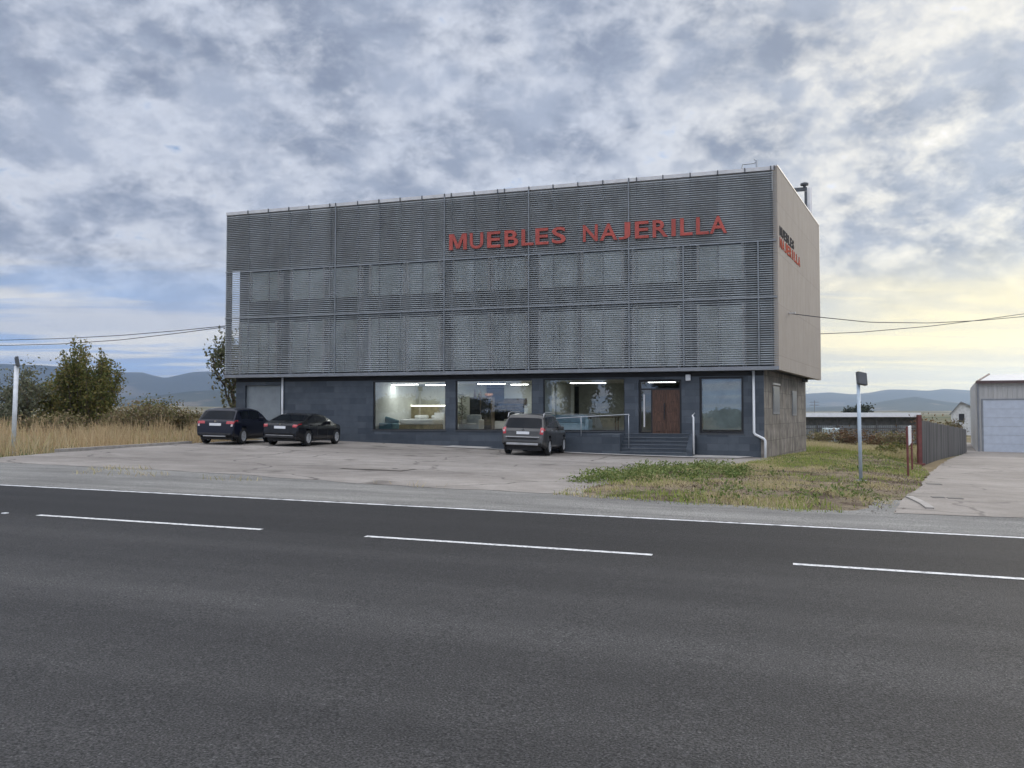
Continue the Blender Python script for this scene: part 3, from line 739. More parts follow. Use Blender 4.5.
MB().box(s-.6, s+.55, t-.3, t+.3, Z_FL, Z_FL+2.0).build('carcass', M['walnut'], r)
for d in (-.57, .0): MB().box(s+d, s+d+.52, t-.33, t-.302, Z_FL+.05, Z_FL+1.95).build('wardrobe_door', M['int_wall_green'], r)
r, s, t = furn('potted_plant', 'tall potted fig in a white pot inside the second shop window', 'plant', 461.5, 428, .9)
MB().lathe([(0, Z_FL), (.15, Z_FL), (.2, Z_FL+.38), (.17, Z_FL+.38), (0, Z_FL+.33)], (s, t, 0), 16).build('pot', M['white_paint'], r, smooth=True)
MB().tube([(s, t, Z_FL+.3), (s+.03, t, Z_FL+1.0), (s, t, Z_FL+1.75)], .02, 6).build('stem', M['bark'], r)
lv = MB()
for i in range(170):
    a = random.random()*6.28; h = .5+1.4*random.random(); rr = .12+.26*random.random()*(1.2-h/2)
    p = Vector((s+math.cos(a)*rr, t+math.sin(a)*rr, Z_FL+h)); d = Vector((math.cos(a), math.sin(a), .5-random.random())).normalized(); w_ = d.cross(Vector((0, 0, 1)))*.05
    lv.poly([p-d*.1, p+w_, p+d*.12, p-w_])
M['leaf_dark'] = island_mat('house plant leaf', [(.03, .06, .02), (.07, .11, .04)], .5)
lv.build('foliage', M['leaf_dark'], r)
r, s, t = furn('armchair', 'white armchair beside the potted fig in the second window', 'armchair', 472, 428, 1.2)
MB().box(s-.38, s+.38, t-.35, t+.4, Z_FL+.12, Z_FL+.42).build('seat', M['white_leather'], r, bevel=.06)
MB().box(s-.38, s+.38, t+.25, t+.42, Z_FL+.4, Z_FL+.85).build('backrest', M['white_leather'], r, bevel=.06)
for d in (-.5, .385): MB().box(s+d, s+d+.115, t-.35, t+.42, Z_FL+.12, Z_FL+.6).build('armrest', M['white_leather'], r, bevel=.04)
r, s, t = furn('display_cabinet', 'tall dark display cabinet with glazed doors behind the white armchair', 'cabinet', 482, 415, 3.4)
MB().box(s-.62, s+.62, t-.2, t+.25, Z_FL, Z_FL+1.75).build('carcass', M['walnut'], r)
for d in (-.58, .02): MB().box(s+d, s+d+.54, t-.23, t-.203, Z_FL+.1, Z_FL+1.68).build('cabinet_door', M['screen'], r)
for k, (d, h, rd_, nm) in enumerate(((-.4, .42, .08, 'slender dark vase at the left on the display cabinet'), (-.1, .3, .11, 'squat dark vase on the middle of the display cabinet'))):
    v = MB().lathe([(0, 0), (rd_*.7, 0), (rd_, h*.4), (rd_*.4, h*.8), (rd_*.55, h), (0, h)], (s+d, t, Z_FL+1.752), 14).build('vase', M['walnut'], None, (s+d, t, Z_FL+1.752), smooth=True)
    tag(v, nm, 'vase')
bk = MB(); bk.lathe([(0, 0), (.14, 0), (.24, .14), (.2, .2), (0, .1)], (s+.38, t, Z_FL+1.752), 14)
tag(bk.build('bowl', mat('terracotta', (.25, .11, .06), .6), None, (s+.38, t, Z_FL+1.752), smooth=True), 'brown bowl at the right on the display cabinet', 'bowl')
r, s, t = furn('tv_bench', 'low white media bench under the black television', 'bench', 512, 426, 4.6)
MB().box(s-1.1, s+1.1, t-.25, t+.25, Z_FL+.08, Z_FL+.5).build('cabinet', M['white_leather'], r)
for d in (-1.05, -.34, .37): MB().box(s+d, s+d+.68, t-.275, t-.252, Z_FL+.12, Z_FL+.46).build('drawer', M['white_paint'], r)
zb2 = Z_FL+.502
r = thing('television', 'large black television standing on the white media bench', 'television', s, t, zb2)
MB().box(s-.35, s+.35, t-.14, t+.14, zb2, zb2+.03).box(s-.04, s+.04, t-.02, t+.02, zb2+.03, zb2+.1).build('stand', M['black'], r)
MB().box(s-.68, s+.68, t-.03, t+.03, zb2+.1, zb2+.9).build('display', M['screen'], r)
t5 = TB+5.55; a, z1 = at_t(504, 398.5, t5); b, z0 = at_t(527, 405.5, t5)
r = thing('painting', 'wide brown framed painting on the white wall above the television', 'painting', (a+b)/2, t5, z0)
MB().box(a, b, t5, t5+.045, z0, z1).build('frame', M['walnut'], r)
MB().box(a+.06, b-.06, t5-.006, t5-.001, z0+.06, z1-.06).build('canvas', M['canvas'], r)
r, s, t = furn('couch', 'pale blue upholstered couch behind the third shop window', 'couch', 566, 426, 1.3)
MB().box(s-1.0, s+1.0, t-.4, t+.5, Z_FL+.1, Z_FL+.45).build('seat', M['blue_fab'], r, bevel=.06)
MB().box(s-1.0, s+1.0, t+.28, t+.52, Z_FL+.45, Z_FL+.85).build('backrest', M['blue_fab'], r, bevel=.06)
for d in (-1.2, 1.005): MB().box(s+d, s+d+.195, t-.4, t+.52, Z_FL+.1, Z_FL+.62).build('armrest', M['blue_fab'], r, bevel=.05)
r, s, t = furn('dining_table', 'dark dining table toward the right of the third shop window', 'table', 603, 424, 2.6)
MB().box(s-.8, s+.8, t-.45, t+.45, Z_FL+.7, Z_FL+.76).build('tabletop', M['walnut'], r)
for dx in (-.72, .66):
    for dy in (-.38, .32): MB().box(s+dx, s+dx+.06, t+dy, t+dy+.06, Z_FL, Z_FL+.698).build('leg', M['walnut'], r)
# ------------------------------------------------------------------ cars
M['car_blue'] = mat('dark blue car paint', (.0045, .006, .015), .28, 0, .05, coat=.2, spec=.3)
M['car_black'] = mat('black car paint', (.006, .006, .008), .25, 0, .05, coat=.25, spec=.3)
M['car_grey'] = mat('graphite grey car paint', (.058, .056, .052), .3, .3, .05, coat=.5)
M['car_glass'] = mat('tinted car glass', (.006, .008, .011), .05, 0, .05, spec=.15)
M['tail_red'] = mat('red lamp plastic', (.40, .015, .02), .2, 0, .2, 12, coat=1)
M['tail_clear'] = mat('clear lamp plastic', (.50, .42, .42), .2, 0, .1, coat=1)
M['plate'] = mat('white number plate', (.78, .79, .8), .4, 0, .03)
M['plastic'] = mat('dark bumper plastic', (.022, .022, .024), .6)
M['silver_trim'] = mat('satin silver trim', (.48, .48, .48), .35, .5)
M['tyre'] = mat('tyre rubber', (.018, .018, .018), .85)
M['rim'] = mat('alloy rim', (.66, .67, .68), .35, .5)
M['chrome'] = mat('chrome badge', (.8, .8, .8), .12, 1)
def car(name, label, cat, px, py, head, L, Wd, top, belt, plan, clear, axles, rw, paint, glassy, lights, rails=False, trim=None, tumble=.17, side_win=((.9, 1.7), (1.75, 2.6)), rear_win=(.14, .5), wind=(2.7, 3.4), plate_z=.85, trim_k=.85, bump_trim=None):
    s, t, z = G(px, py); x, y = W(s, t)
    hx, hy = math.sin(head), math.cos(head); rx, ry = hy, -hx
    hw = Wd/2
    ox = x-rx*(hw-.1)-hx*axles[0]; oy = y-ry*(hw-.1)-hy*axles[0]
    z = zg(*ST(ox+hx*L*.5, oy+hy*L*.5))+.014
    root = local_thing(name, label, cat, (ox, oy, z), -head)
    # settle the car on the sloping ground
    zf_ = zg(*ST(ox+hx*axles[1], oy+hy*axles[1])); zr_ = zg(*ST(ox+hx*axles[0], oy+hy*axles[0]))
    zlft = zg(*ST(ox-rx*hw, oy-ry*hw)); zrgt = zg(*ST(ox+rx*hw, oy+ry*hw))
    pit = math.atan2(zf_-zr_, axles[1]-axles[0]); rol = math.atan2(zlft-zrgt, Wd)
    root.rotation_euler = (pit, rol, -head); root.location.z = zr_+.014-axles[0]*math.tan(pit)
    def ctrl(yy):
        w = lerp_pts(yy, plan)*hw; zt = lerp_pts(yy, top); zb = min(lerp_pts(yy, belt), zt-.02); zo = lerp_pts(yy, clear)
        h = zt-zb; wr = w*(.955-tumble*min(1, h/.5))
        z2 = min(zo+.36, zb-.12)
        return [(w*.90, zo), (w*.985, zo+.1), (w, z2), (w*.988, zb-.07), (w*.955, zb), (wr, zt-max(.012, h*.12)), (wr*.82, zt-h*.025), (wr*.4, zt-.002), (0, zt)]
    def S(yy, k):
        P = ctrl(yy); k = max(0, min(7.9999, k)); i = int(k); u = k-i
        p0 = P[max(i-1, 0)]; p1 = P[i]; p2 = P[i+1]; p3 = P[min(i+2, 8)]
        def cr(a, b, c, d): return .5*((2*b)+(-a+c)*u*.8+(2*a-5*b+4*c-d)*u*u*.8+(-a+3*b-3*c+d)*u*u*u*.8)+.0
        def lin(b, c): return b+(c-b)*u
        return (lin(p1[0], p2[0]), yy, lin(p1[1], p2[1]))
    ys = sorted(set(list(np.linspace(0, L, 110))+[p[0] for p in top]+list(np.linspace(0, .2, 14))+list(np.linspace(L-.15, L, 8))))
    ks = [0, .5, 1, 1.5, 2, 2.5, 3, 3.5, 4, 4.25, 4.5, 4.75, 5, 5.25, 5.5, 6, 6.5, 7, 7.9999]
    def grid(ys, ks, sides=(1, -1), off=0, keep=None):
        mb = MB()
        for sd in sides:
            n = len(mb.v)
            for yy in ys:
                for k in ks:
                    p = Vector(S(yy, k))
                    if off:
                        e = .004
                        a = Vector(S(min(L, yy+e), k))-Vector(S(max(0, yy-e), k)); b = Vector(S(yy, min(7.999, k+.02)))-Vector(S(yy, max(0, k-.02)))
                        nn = b.cross(a)
                        if nn.length > 1e-9: nn.normalize()
                        if nn.x < -.2 or (abs(nn.x) <= .2 and nn.z < 0 and k > 4): nn = -nn
                        p += nn*off
                    mb.v.append((sd*p.x, p.y, p.z))
            m = len(ks)
            for i in range(len(ys)-1):
                for j in range(m-1):
                    cy_ = (ys[i]+ys[i+1])/2
                    if keep:
                        c = Vector(S(cy_, (ks[j]+ks[j+1])/2))
                        if not keep(c, ks[j]): continue
                    q = [n+i*m+j, n+i*m+j+1, n+(i+1)*m+j+1, n+(i+1)*m+j]; mb.f.append(q if sd < 0 else q[::-1])
        return mb
    def keep(c, k):
        if k >= 4: return True
        for ya in axles:
            if (c.y-ya)**2+(c.z-rw)**2 < (rw+.055)**2: return False
        return True
    body = grid(ys, ks, keep=keep)
    for yy in (0, L):
        pr = [S(yy, k) for k in ks]; body.poly([(p[0], p[1], p[2]) for p in pr]+[(-p[0], p[1], p[2]) for p in pr[::-1][1:]])
    bo = body.build('body', paint, root, smooth=True)
    md = bo.modifiers.new('edge', 'EDGE_SPLIT'); md.split_angle = R(38)
    lin = lambda a, b, n: list(np.linspace(a, b, n))
    for a, b in side_win:
        for sd in (1, -1): grid(lin(a, b, 14), lin(4.12, 4.9, 5), (sd,), .006).build('side_window', glassy, root, smooth=True)
    grid(lin(rear_win[0], rear_win[1], 10), lin(5.45, 7.9999, 8), off=.008).build('rear_window', glassy, root, smooth=True)
    grid(lin(wind[0], wind[1], 10), lin(5.1, 7.9999, 8), off=.006).build('windscreen', glassy, root, smooth=True)
    for sd in (1, -1):
        for (a, b, k0, k1, m) in lights:
            grid(lin(a, b, 8), lin(k0, k1, 8), (sd,), .010).build('tail_light', m, root, smooth=True)
    yk = lambda c, k: keep(c, k)
    for sd in (1, -1): grid(ys, [0, .3, .6, trim_k], (sd,), .004, keep=keep).build('lower_trim', M['plastic'], root)
    MB().box(-hw+.22, hw-.22, .25, L-.3, .2, .62).build('underbody', M['plastic'], root)
    if bump_trim:
        for (z0, z1, m, wf) in bump_trim: MB().box(-hw*wf, hw*wf, -.022, .02, z0, z1).build('bumper_trim', m, root, bevel=.01)
    pz = plate_z; py_ = min(p[0] for p in top if p[1] >= pz) if top else 0
    yb = 0
    for (a, b), (c, d) in zip(top, top[1:]):
        if b <= pz <= d: yb = a+(c-a)*(pz-b)/max(1e-6, d-b); break
    MB().box(-.26, .26, yb-.035, yb+.015, pz-.055, pz+.055).build('number_plate', M['plate'], root)
    bd = MB(); bd.lathe([(0, yb-.02), (.045, yb-.02), (.05, yb+.04)], (0, 0, pz+.13), 14, 'y'); bd.build('badge', M['chrome'], root)
    for sd in (1, -1):
        for a, b in side_win[-2:]:
            grid([a-.045, a-.022], lin(.9, 4.0, 10), (sd,), .004).build('door_seam', M['plastic'], root)
            hp = S(a+.14, 3.25); MB().box(sd*(hp[0]-.01), sd*(hp[0]+.03), a+.06, a+.26, hp[2]-.015, hp[2]+.015).build('door_handle', M['silver_trim'] if rails else paint, root)
        grid([side_win[-1][1]+.02, side_win[-1][1]+.042], lin(.9, 4.0, 10), (sd,), .004).build('door_seam', M['plastic'], root)
    for sd in (1, -1):
        ym = side_win[-1][1]-.18
        MB().box(sd*(hw*.94), sd*(hw+.19), ym, ym+.13, lerp_pts(ym, belt)-.02, lerp_pts(ym, belt)+.14).build('wing_mirror', paint, root, bevel=.03)
        if rails:
            yr0, yr1 = rear_win[1]+.02, wind[0]-.1
            rl = MB(); wr_ = S((yr0+yr1)/2, 5.1)[0]
            rl.tube([(sd*wr_, yr0, lerp_pts(yr0, top)-.01)]+[(sd*wr_, yy, lerp_pts(yy, top)+.055) for yy in lin(yr0+.12, yr1-.12, 6)]+[(sd*wr_, yr1, lerp_pts(yr1, top)-.01)], .02, 8)
            rl.build('roof_rail', M['silver_trim'], root, smooth=True)
        for ya in axles:
            wh = bpy.data.objects.new('wheel', None); COL.objects.link(wh); wh.parent = root; wh.location = (sd*(hw-.105), ya, rw)
            ty = MB(); ty.lathe([(rw*.64, -.1), (rw*.9, -.105), (rw, -.08), (rw, .08), (rw*.9, .105), (rw*.64, .1)], seg=28, axis='y')
            ty.v = [(q[1], q[0], q[2]) for q in ty.v]; ty.build('tyre', M['tyre'], wh, smooth=True)
            rm = MB(); rm.lathe([(rw*.66, -.09), (rw*.66, .095), (rw*.58, .1), (rw*.56, .05)], seg=28, axis='y')
            rm.lathe([(0, .075), (.06, .07), (.075, .02)], seg=12, axis='y')
            for k in range(5):
                a = k*2*math.pi/5
                for da in (-.16, .16):
                    c, sn = math.cos(a+da), math.sin(a+da); c2, s2_ = math.cos(a+da*1.5), math.sin(a+da*1.5)
                    q0, q1 = (c*.03, sn*.03), (c2*rw*.6, s2_*rw*.6); nx_, ny_ = -sn*.022, c*.022
                    rm.hexa([(q0[0]-nx_, .045, q0[1]-ny_), (q1[0]-nx_, .065, q1[1]-ny_), (q1[0]+nx_, .065, q1[1]+ny_), (q0[0]+nx_, .045, q0[1]+ny_),
                             (q0[0]-nx_, .08, q0[1]-ny_), (q1[0]-nx_, .095, q1[1]-ny_), (q1[0]+nx_, .095, q1[1]+ny_), (q0[0]+nx_, .08, q0[1]+ny_)])
            rm.v = [(q[1]*sd, q[0], q[2]) for q in rm.v]; rm.build('rim', M['rim'], wh)
    return root
SUV_TOP = [(0, .52), (.02, .66), (.06, .90), (.10, 1.02), (.16, 1.10), (.50, 1.49), (.60, 1.56), (1.1, 1.61), (2.0, 1.62), (2.6, 1.56), (3.0, 1.36), (3.35, 1.06), (3.9, 1.0), (4.35, .9), (4.46, .72), (4.48, .55)]
car('parked_suv', 'dark blue coupe style sport utility car parked outermost beside the dry grass', 'car', 241.5, 444.5, R(7.5), 4.48, 1.84, [(a, b*.975) for a, b in SUV_TOP],
    [(0, 1.04), (1, 1.05), (2.5, 1.02), (3.4, 1.0), (4.48, .9)], [(0, .84), (.1, .93), (.5, .99), (1, 1), (3.5, 1), (4.1, .95), (4.48, .75)],
    [(0, .40), (.5, .24), (4, .24), (4.48, .32)], (.88, 3.56), .355, M['car_blue'], M['car_glass'],
    [(.064, .104, 3.8, 6.5, M['tail_red']), (.09, .40, 3.45, 3.95, M['tail_red']), (.045, .062, 3.9, 5.5, M['tail_clear'])], side_win=((.72, 1.55), (1.62, 2.62)), rear_win=(.165, .49), wind=(2.72, 3.3), plate_z=.86,
    bump_trim=[(.40, .5, M['plastic'], .8), (.34, .38, M['silver_trim'], .55)])
SED_TOP = [(0, .55), (.02, .70), (.05, .88), (.10, .97), (.35, 1.02), (.62, 1.07), (1.25, 1.34), (1.6, 1.395), (2.2, 1.41), (2.7, 1.36), (3.1, 1.18), (3.45, .98), (4.1, .90), (4.55, .74), (4.63, .58)]
car('parked_sedan', 'low black four door saloon with pale alloy wheels parked facing the slate wall', 'car', 306.5, 446.2, R(13.5), 4.63, 1.83, SED_TOP,
    [(0, .98), (.6, .97), (2.5, .93), (3.4, .92), (4.63, .8)], [(0, .82), (.1, .92), (.5, .98), (1, 1), (3.6, 1), (4.2, .94), (4.63, .72)],
    [(0, .34), (.5, .2), (4.1, .2), (4.63, .26)], (.92, 3.73), .335, M['car_black'], M['car_glass'],
    [(.04, .078, 3.7, 6.1, M['tail_red']), (.075, .34, 3.4, 3.9, M['tail_red'])], side_win=((1.0, 1.72), (1.78, 2.72)), rear_win=(.68, 1.22), wind=(2.8, 3.35), plate_z=.80, tumble=.2,
    bump_trim=[(.36, .44, M['plastic'], .75), (.45, .47, M['silver_trim'], .7)])
WAG_TOP = [(0, .56), (.03, .72), (.06, .80), (.09, .98), (.13, 1.08), (.42, 1.50), (.52, 1.63), (1.0, 1.675), (2.2, 1.68), (2.7, 1.6), (3.15, 1.36), (3.5, 1.1), (4.0, 1.03), (4.45, .92), (4.58, .7), (4.6, .56)]
car('parked_crossover', 'graphite grey estate style crossover with silver roof rails parked by the access ramp', 'car', 547.5, 455.6, R(15.5), 4.6, 1.86, WAG_TOP,
    [(0, 1.06), (1, 1.06), (2.6, 1.02), (3.5, 1.0), (4.6, .9)], [(0, .86), (.1, .94), (.5, .99), (1, 1), (3.6, 1), (4.2, .95), (4.6, .75)],
    [(0, .40), (.5, .25), (4, .25), (4.6, .34)], (.95, 3.7), .35, M['car_grey'], M['car_glass'],
    [(.07, .16, 3.8, 5.8, M['tail_red']), (.085, .105, 4.2, 5.5, M['tail_clear']), (.12, .30, 3.1, 4.2, M['tail_red'])], rails=True, side_win=((.62, 1.05), (1.1, 1.85), (1.92, 2.75)), rear_win=(.135, .42), wind=(2.8, 3.45), plate_z=.90, tumble=.15,
    bump_trim=[(.66, .72, M['plastic'], .66), (.725, .75, M['silver_trim'], .74), (.42, .50, M['silver_trim'], .7)])
# ------------------------------------------------------------------ poles, post sign, kerbs, lids
def lamp_pole(px, py, ptx, pty, label, m, hx, hy, tilt):
    s, t, z = G(px, py) if px < 500 else GV(px, py); x, y = W(s, t); z0 = z
    xt, zt = at_y(ptx, pty, y)
    r = local_thing('floodlight_pole', label, 'light pole', (x, y, z0), 0, 'floodlight poles along the road front')
    MB().tube([(0, 0, -.2), ((xt-x), 0, zt-z0)], (.072 if px < 500 else .045), 14).build('pole', m, r, smooth=True)
    MB().lathe([(0, .0), (.13, .0), (.13, .02), (.08, .03)], (0, 0, 0), 14).build('base_plate', M['galv'], r)
    hd = MB().box(-.15, .15, -.05, .05, -.165, .165).box(-.12, .12, .052, .075, -.135, .135)
    o = hd.build('floodlight', M['dark_post'], r, bevel=.015); o.location = (xt-x+hx, hy, zt-z0+.15); o.rotation_euler = tilt
    br = MB().box(-.03, .03, -.03, .03, -.06, .06); b = br.build('bracket', M['galv'], r); b.location = (xt-x, 0, zt-z0)
    return r
lamp_pole(861, 481, 858.3, 384.5, 'bluish white pole with black floodlight standing in the grass verge', M['pole_blue'], .08, -.02, (R(-12), R(8), R(25)))
lamp_pole(13, 453, 16.6, 366, 'white pole with floodlight turned edge-on beside the dry grass', M['pole_white'], .03, 0, (R(-10), 0, R(120)))
p1, p2 = G(908.3, 476), G(912.4, 470.5)
x1_, y1_ = W(p1[0], p1[1]); x2_, y2_ = W(p2[0], p2[1])
r = local_thing('post_sign', 'narrow white sign board on two oxide red posts by the driveway', 'sign', (x1_, y1_, p1[2]))
zA = at_y(907.3, 426.5, y1_)[1]-p1[2]; zB = at_y(911.8, 430, y2_)[1]-p1[2]
dx, dy, dz_ = x2_-x1_, y2_-y1_, p2[2]-p1[2]
MB().tube([(0, 0, -.2), (-.02, 0, zA)], .036, 8).build('post', M['red_post'], r)
MB().tube([(dx, dy, dz_-.2), (dx-.02, dy, zB)], .036, 8).build('post', M['red_post'], r)
zb0_ = at_y(910, 446, y1_)[1]-p1[2]; zb1_ = at_y(910, 427, y1_)[1]-p1[2]
n_ = Vector((dy, -dx, 0)).normalized()*.03; e_ = Vector((dx, dy, 0))
n_ = n_*.8; c0 = e_*.12; c1 = e_*.7
MB().prism([(c0+n_)[:2], (c1+n_)[:2], (c1-n_)[:2], (c0-n_)[:2]], zb0_, zb1_).build('sign_board', M['white_paint'], r)
# lid in the lot with its concrete collar, lids in the driveway
def lid(name, label, px, py, w, d, m, collar=None):
    s, t, z = G(px, py)
    if collar:
        sheet('concrete_patch', rough_edge([(s-collar, t-.55), (s+collar*.9, t-.55), (s+collar*.9, t+.55), (s-collar, t+.55)], .4, .07, s), M['drive'], .017, 1)
    o = MB().box(s-w, s+w, t-d, t+d, z-.01, z+.010).build(name, m, None, (s, t, z)); tag(o, label, 'cover')
lid('drain_cover', 'rusty iron cover set in a pale concrete patch in the parking lot', 380, 469, .42, .3, M['iron'], 1.0)
lid('drain_cover', 'larger iron cover in the driveway beside the fence', 934, 484.3, .17, .17, M['iron'])
lid('drain_cover', 'small iron cover where the driveway meets the shoulder at its left', 938, 497.5, .12, .12, M['iron'])
lid('drain_cover', 'small iron cover where the driveway meets the shoulder at its right', 955, 498.5, .14, .12, M['iron'])
def kerb(name, label, pts, w=.16, h=.1, m='concrete_kerb'):
    P = [g2(*p) for p in pts]; Q = []
    for (a, b), (c, d) in zip(P, P[1:]):
        for k in range(6): Q.append((a+(c-a)*k/6, b+(d-b)*k/6))
    Q.append(P[-1]); mb = MB()
    for (a, b), (c, d) in zip(Q, Q[1:]):
        l = math.hypot(c-a, d-b); nx_, ny_ = -(d-b)/l*w/2, (c-a)/l*w/2; za, zb = zg(a, b), zg(c, d)
        mb.hexa([(a-nx_, b-ny_, za-.1), (c-nx_, d-ny_, zb-.1), (c+nx_, d+ny_, zb-.1), (a+nx_, b+ny_, za-.1), (a-nx_, b-ny_, za+h), (c-nx_, d-ny_, zb+h), (c+nx_, d+ny_, zb+h), (a+nx_, b+ny_, za+h)])
    o = mb.build(name, M[m], None, (P[0][0], P[0][1], zg(*P[0]))); tag(o, label, 'kerb')
kerb('kerb', 'pale concrete kerb curving at the driveway mouth beside the verge', [(909, 497.5), (917, 501), (924, 504.5), (930, 509)], .14, .03)
kerb('kerb', 'low concrete kerb along the dry grass at the left of the lot', [(57, 452), (80, 450.5), (101, 449), (150, 446), (190, 443.4)], .2, .1)
# road studs by the gaps of the lane line
for px, py, lb in ((5, 513.5, 'road stud left of the first full lane dash'),):
    s, t, z = G(px, py); o = MB().prism([(s-.035, t-.035), (s+.035, t-.035), (s+.035, t+.035), (s-.035, t+.035)], z, z+.012).build('road_stud', M['white_paint'], None, (s, t, z)); tag(o, lb, 'road stud')
# ------------------------------------------------------------------ right background
M['corr'] = mat('corrugated grey sheet', (.13, .122, .112), .7, .1, .45, 1.6, stretch=(1.6, 1.6, .12))
M['ware_wall'] = mat('pale grey metal cladding', (.44, .43, .41), .6, 0, .10, 2, stretch=(2.5, 2.5, .3))
M['ware_door'] = mat('pale blue sectional door', (.47, .51, .57), .5, 0, .05)
M['ware_roof'] = mat('pale roof sheet', (.62, .61, .58), .5, .1, .08)
M['red_trim'] = mat('dull red roof trim', (.085, .05, .045), .5)
M['shed_wall'] = mat('old shed wall', (.33, .345, .345), .8, 0, .25, 1.5)
M['shed_dark'] = mat('dark shed boards', (.11, .11, .105), .8, 0, .3)
M['house_white'] = mat('whitewashed wall', (.60, .60, .58), .8)
M['tile'] = mat('clay roof tile', (.26, .14, .09), .8, 0, .2)
# shed
ysd = 76; xa, zr1 = at_y(796, 412.6, ysd); xb, zr0 = at_y(921, 417, ysd); xb = at_y(921, 415, ysd)[0]
zgs = -1.55
s0_, t0_ = ST(xa, ysd); s1_, t1_ = ST(xb, ysd); 
r = local_thing('shed', 'long low grey shed with pale roof edge behind the waste ground', 'shed', ((xa+xb)/2, ysd, zgs)); cx_ = (xa+xb)/2; hl = (xb-xa)/2
MB().hexa([(-hl, 0, zr0-zgs), (hl, 0, zr0-zgs), (hl, 9, zr0-zgs-.12), (-hl, 9, zr0-zgs-.12), (-hl, 0, zr1-zgs), (hl, 0, zr1-zgs), (hl, 9, zr1-zgs-.12), (-hl, 9, zr1-zgs-.12)]).build('roof', M['jamb'], r)
mb = MB()
for i in range(60):
    a = -hl+.1+i*(2*hl-.2)/60; mb.prism([(a, .7), (a+.06, .62), (a+.13, .62), (a+(2*hl-.2)/60, .7), (a+(2*hl-.2)/60, .9), (a, .9)], 0, zr0-zgs-.02-.75)
mb.build('wall', M['shed_wall'], r)
MB().box(-hl+.1, hl-.1, .66, .9, zr0-zgs-.76, zr0-zgs-.012).build('upper_board', M['shed_dark'], r)
for k in range(7):
    a = -hl+.2+k*(2*hl-.5)/6; MB().box(a, a+.1, .35, .45, 0, zr0-zgs-.005).build('post', M['shed_dark'], r)
MB().box(-hl+.1, hl-.1, .36, .44, 1.75, 1.85).build('rail', M['shed_dark'], r)
MB().box(-hl+.1, hl-.1, 8.5, 8.7, 0, zr0-zgs-.15).build('back_wall', M['shed_wall'], r)
# gate post + fence
f0, f1 = G(921.5, 464.5), G(966, 452)
xg, yg = W(f0[0], f0[1]); zt_p = at_y(918, 414.8, yg)[1]
r = local_thing('gate_post', 'tall oxide red steel post at the near end of the fence', 'post', (xg-.12, yg-.1, f0[2]))
MB().box(-.08, .08, -.08, .08, -.2, zt_p-f0[2]).build('post', M['red_post'], r, bevel=.01)
MB().box(-.16, .16, -.15, .15, -.02, .06).build('base_plate', M['red_post'], r)
xf1, yf1 = W(f1[0], f1[1]); zt0_ = at_y(923, 420.5, yg)[1]; zt1_ = at_y(965, 429.5, yf1)[1]
r = local_thing('metal_fence', 'grey corrugated metal fence running back along the driveway', 'fence', (xg, yg, f0[2]))
nf = 46; dv = Vector((xf1-xg, yf1-yg, 0)); ln = dv.length; dn = dv.normalized(); nn = Vector((dn.y, -dn.x, 0))
npan = 8
for pnl in range(npan):
    mb = MB()
    for i in range(24):
        for sub in range(1):
            u0 = (pnl*24+i)/(npan*24); u1 = (pnl*24+i+1)/(npan*24)
            for uu0, uu1, o0, o1 in ((u0, (u0+u1)/2, 0, .05), ((u0+u1)/2, u1, .05, 0)):
                A_, B_ = dv*uu0+nn*o0, dv*uu1+nn*o1
                za = (f1[2]-f0[2])*uu0; zb = (f1[2]-f0[2])*uu1; ta = zt0_+(zt1_-zt0_)*uu0-f0[2]; tb = zt0_+(zt1_-zt0_)*uu1-f0[2]
                e = nn*.01
                mb.hexa([(A_.x, A_.y, za-.1), (B_.x, B_.y, zb-.1), (B_.x-e.x, B_.y-e.y, zb-.1), (A_.x-e.x, A_.y-e.y, za-.1), (A_.x, A_.y, ta), (B_.x, B_.y, tb), (B_.x-e.x, B_.y-e.y, tb), (A_.x-e.x, A_.y-e.y, ta)])
    mb.build('fence_panel', M['corr'], r)
for k in range(npan+1):
    u = k/npan; P = dv*u-nn*.08; zt_ = zt0_+(zt1_-zt0_)*u-f0[2]; zz = (f1[2]-f0[2])*u
    MB().box(P.x-.05, P.x+.05, P.y-.05, P.y+.05, zz-.3, zt_+.04).build('fence_post', M['steel'], r)
# warehouse
yw = 64.0; xw, zw0 = at_y(979.5, 452.5, yw); sw, tw_ = ST(xw, yw); zw1 = at_y(975, 382.3, yw)[1]; zw0 = min(zw0, zg(sw, tw_)-.02)
print('warehouse z', zw0, zg(sw, tw_), 'eave', zw1, 'fence', f0, f1)
zr = zw1+.72
r = thing('warehouse', 'pale metal warehouse with red roof trim and pale blue sectional door', 'warehouse', sw+6, tw_, zw0)
MB().box(sw, sw+16, tw_, tw_+.2, zw0-.3, zw1).build('front_wall', M['ware_wall'], r)
wsd = lambda u, o=0: (sw+SDs*u+SDt*o, tw_+SDt*u-SDs*o)
MB().prism([wsd(0.0, .004), wsd(18, .004), wsd(18, -.2), wsd(.0, -.2)], zw0-.3, zw1-.002).build('side_wall', M['ware_wall'], r)
rb = MB()
for i in range(50):
    a = sw+.05+i*.32; rb.box(a, a+.06, tw_-.035, tw_-.003, zw0+.1, zw1-.16)
rb.build('cladding_rib', M['ware_wall'], r)
rl_, rt_ = wsd(6.0, .95); bl_, bt_ = wsd(18.2, .15)
rb = MB(); rb.v = [(sw-.15, tw_-.25, zw1+.02), (sw+16, tw_-.25, zw1+.02), (sw+16, rt_, zr+.1), (rl_, rt_, zr+.1), (bl_, bt_, zw1+.02), (sw+16, bt_, zw1+.02),
  (sw-.15, tw_-.25, zw1-.06), (sw+16, tw_-.25, zw1-.06), (bl_, bt_, zw1-.06), (sw+16, bt_, zw1-.06)]
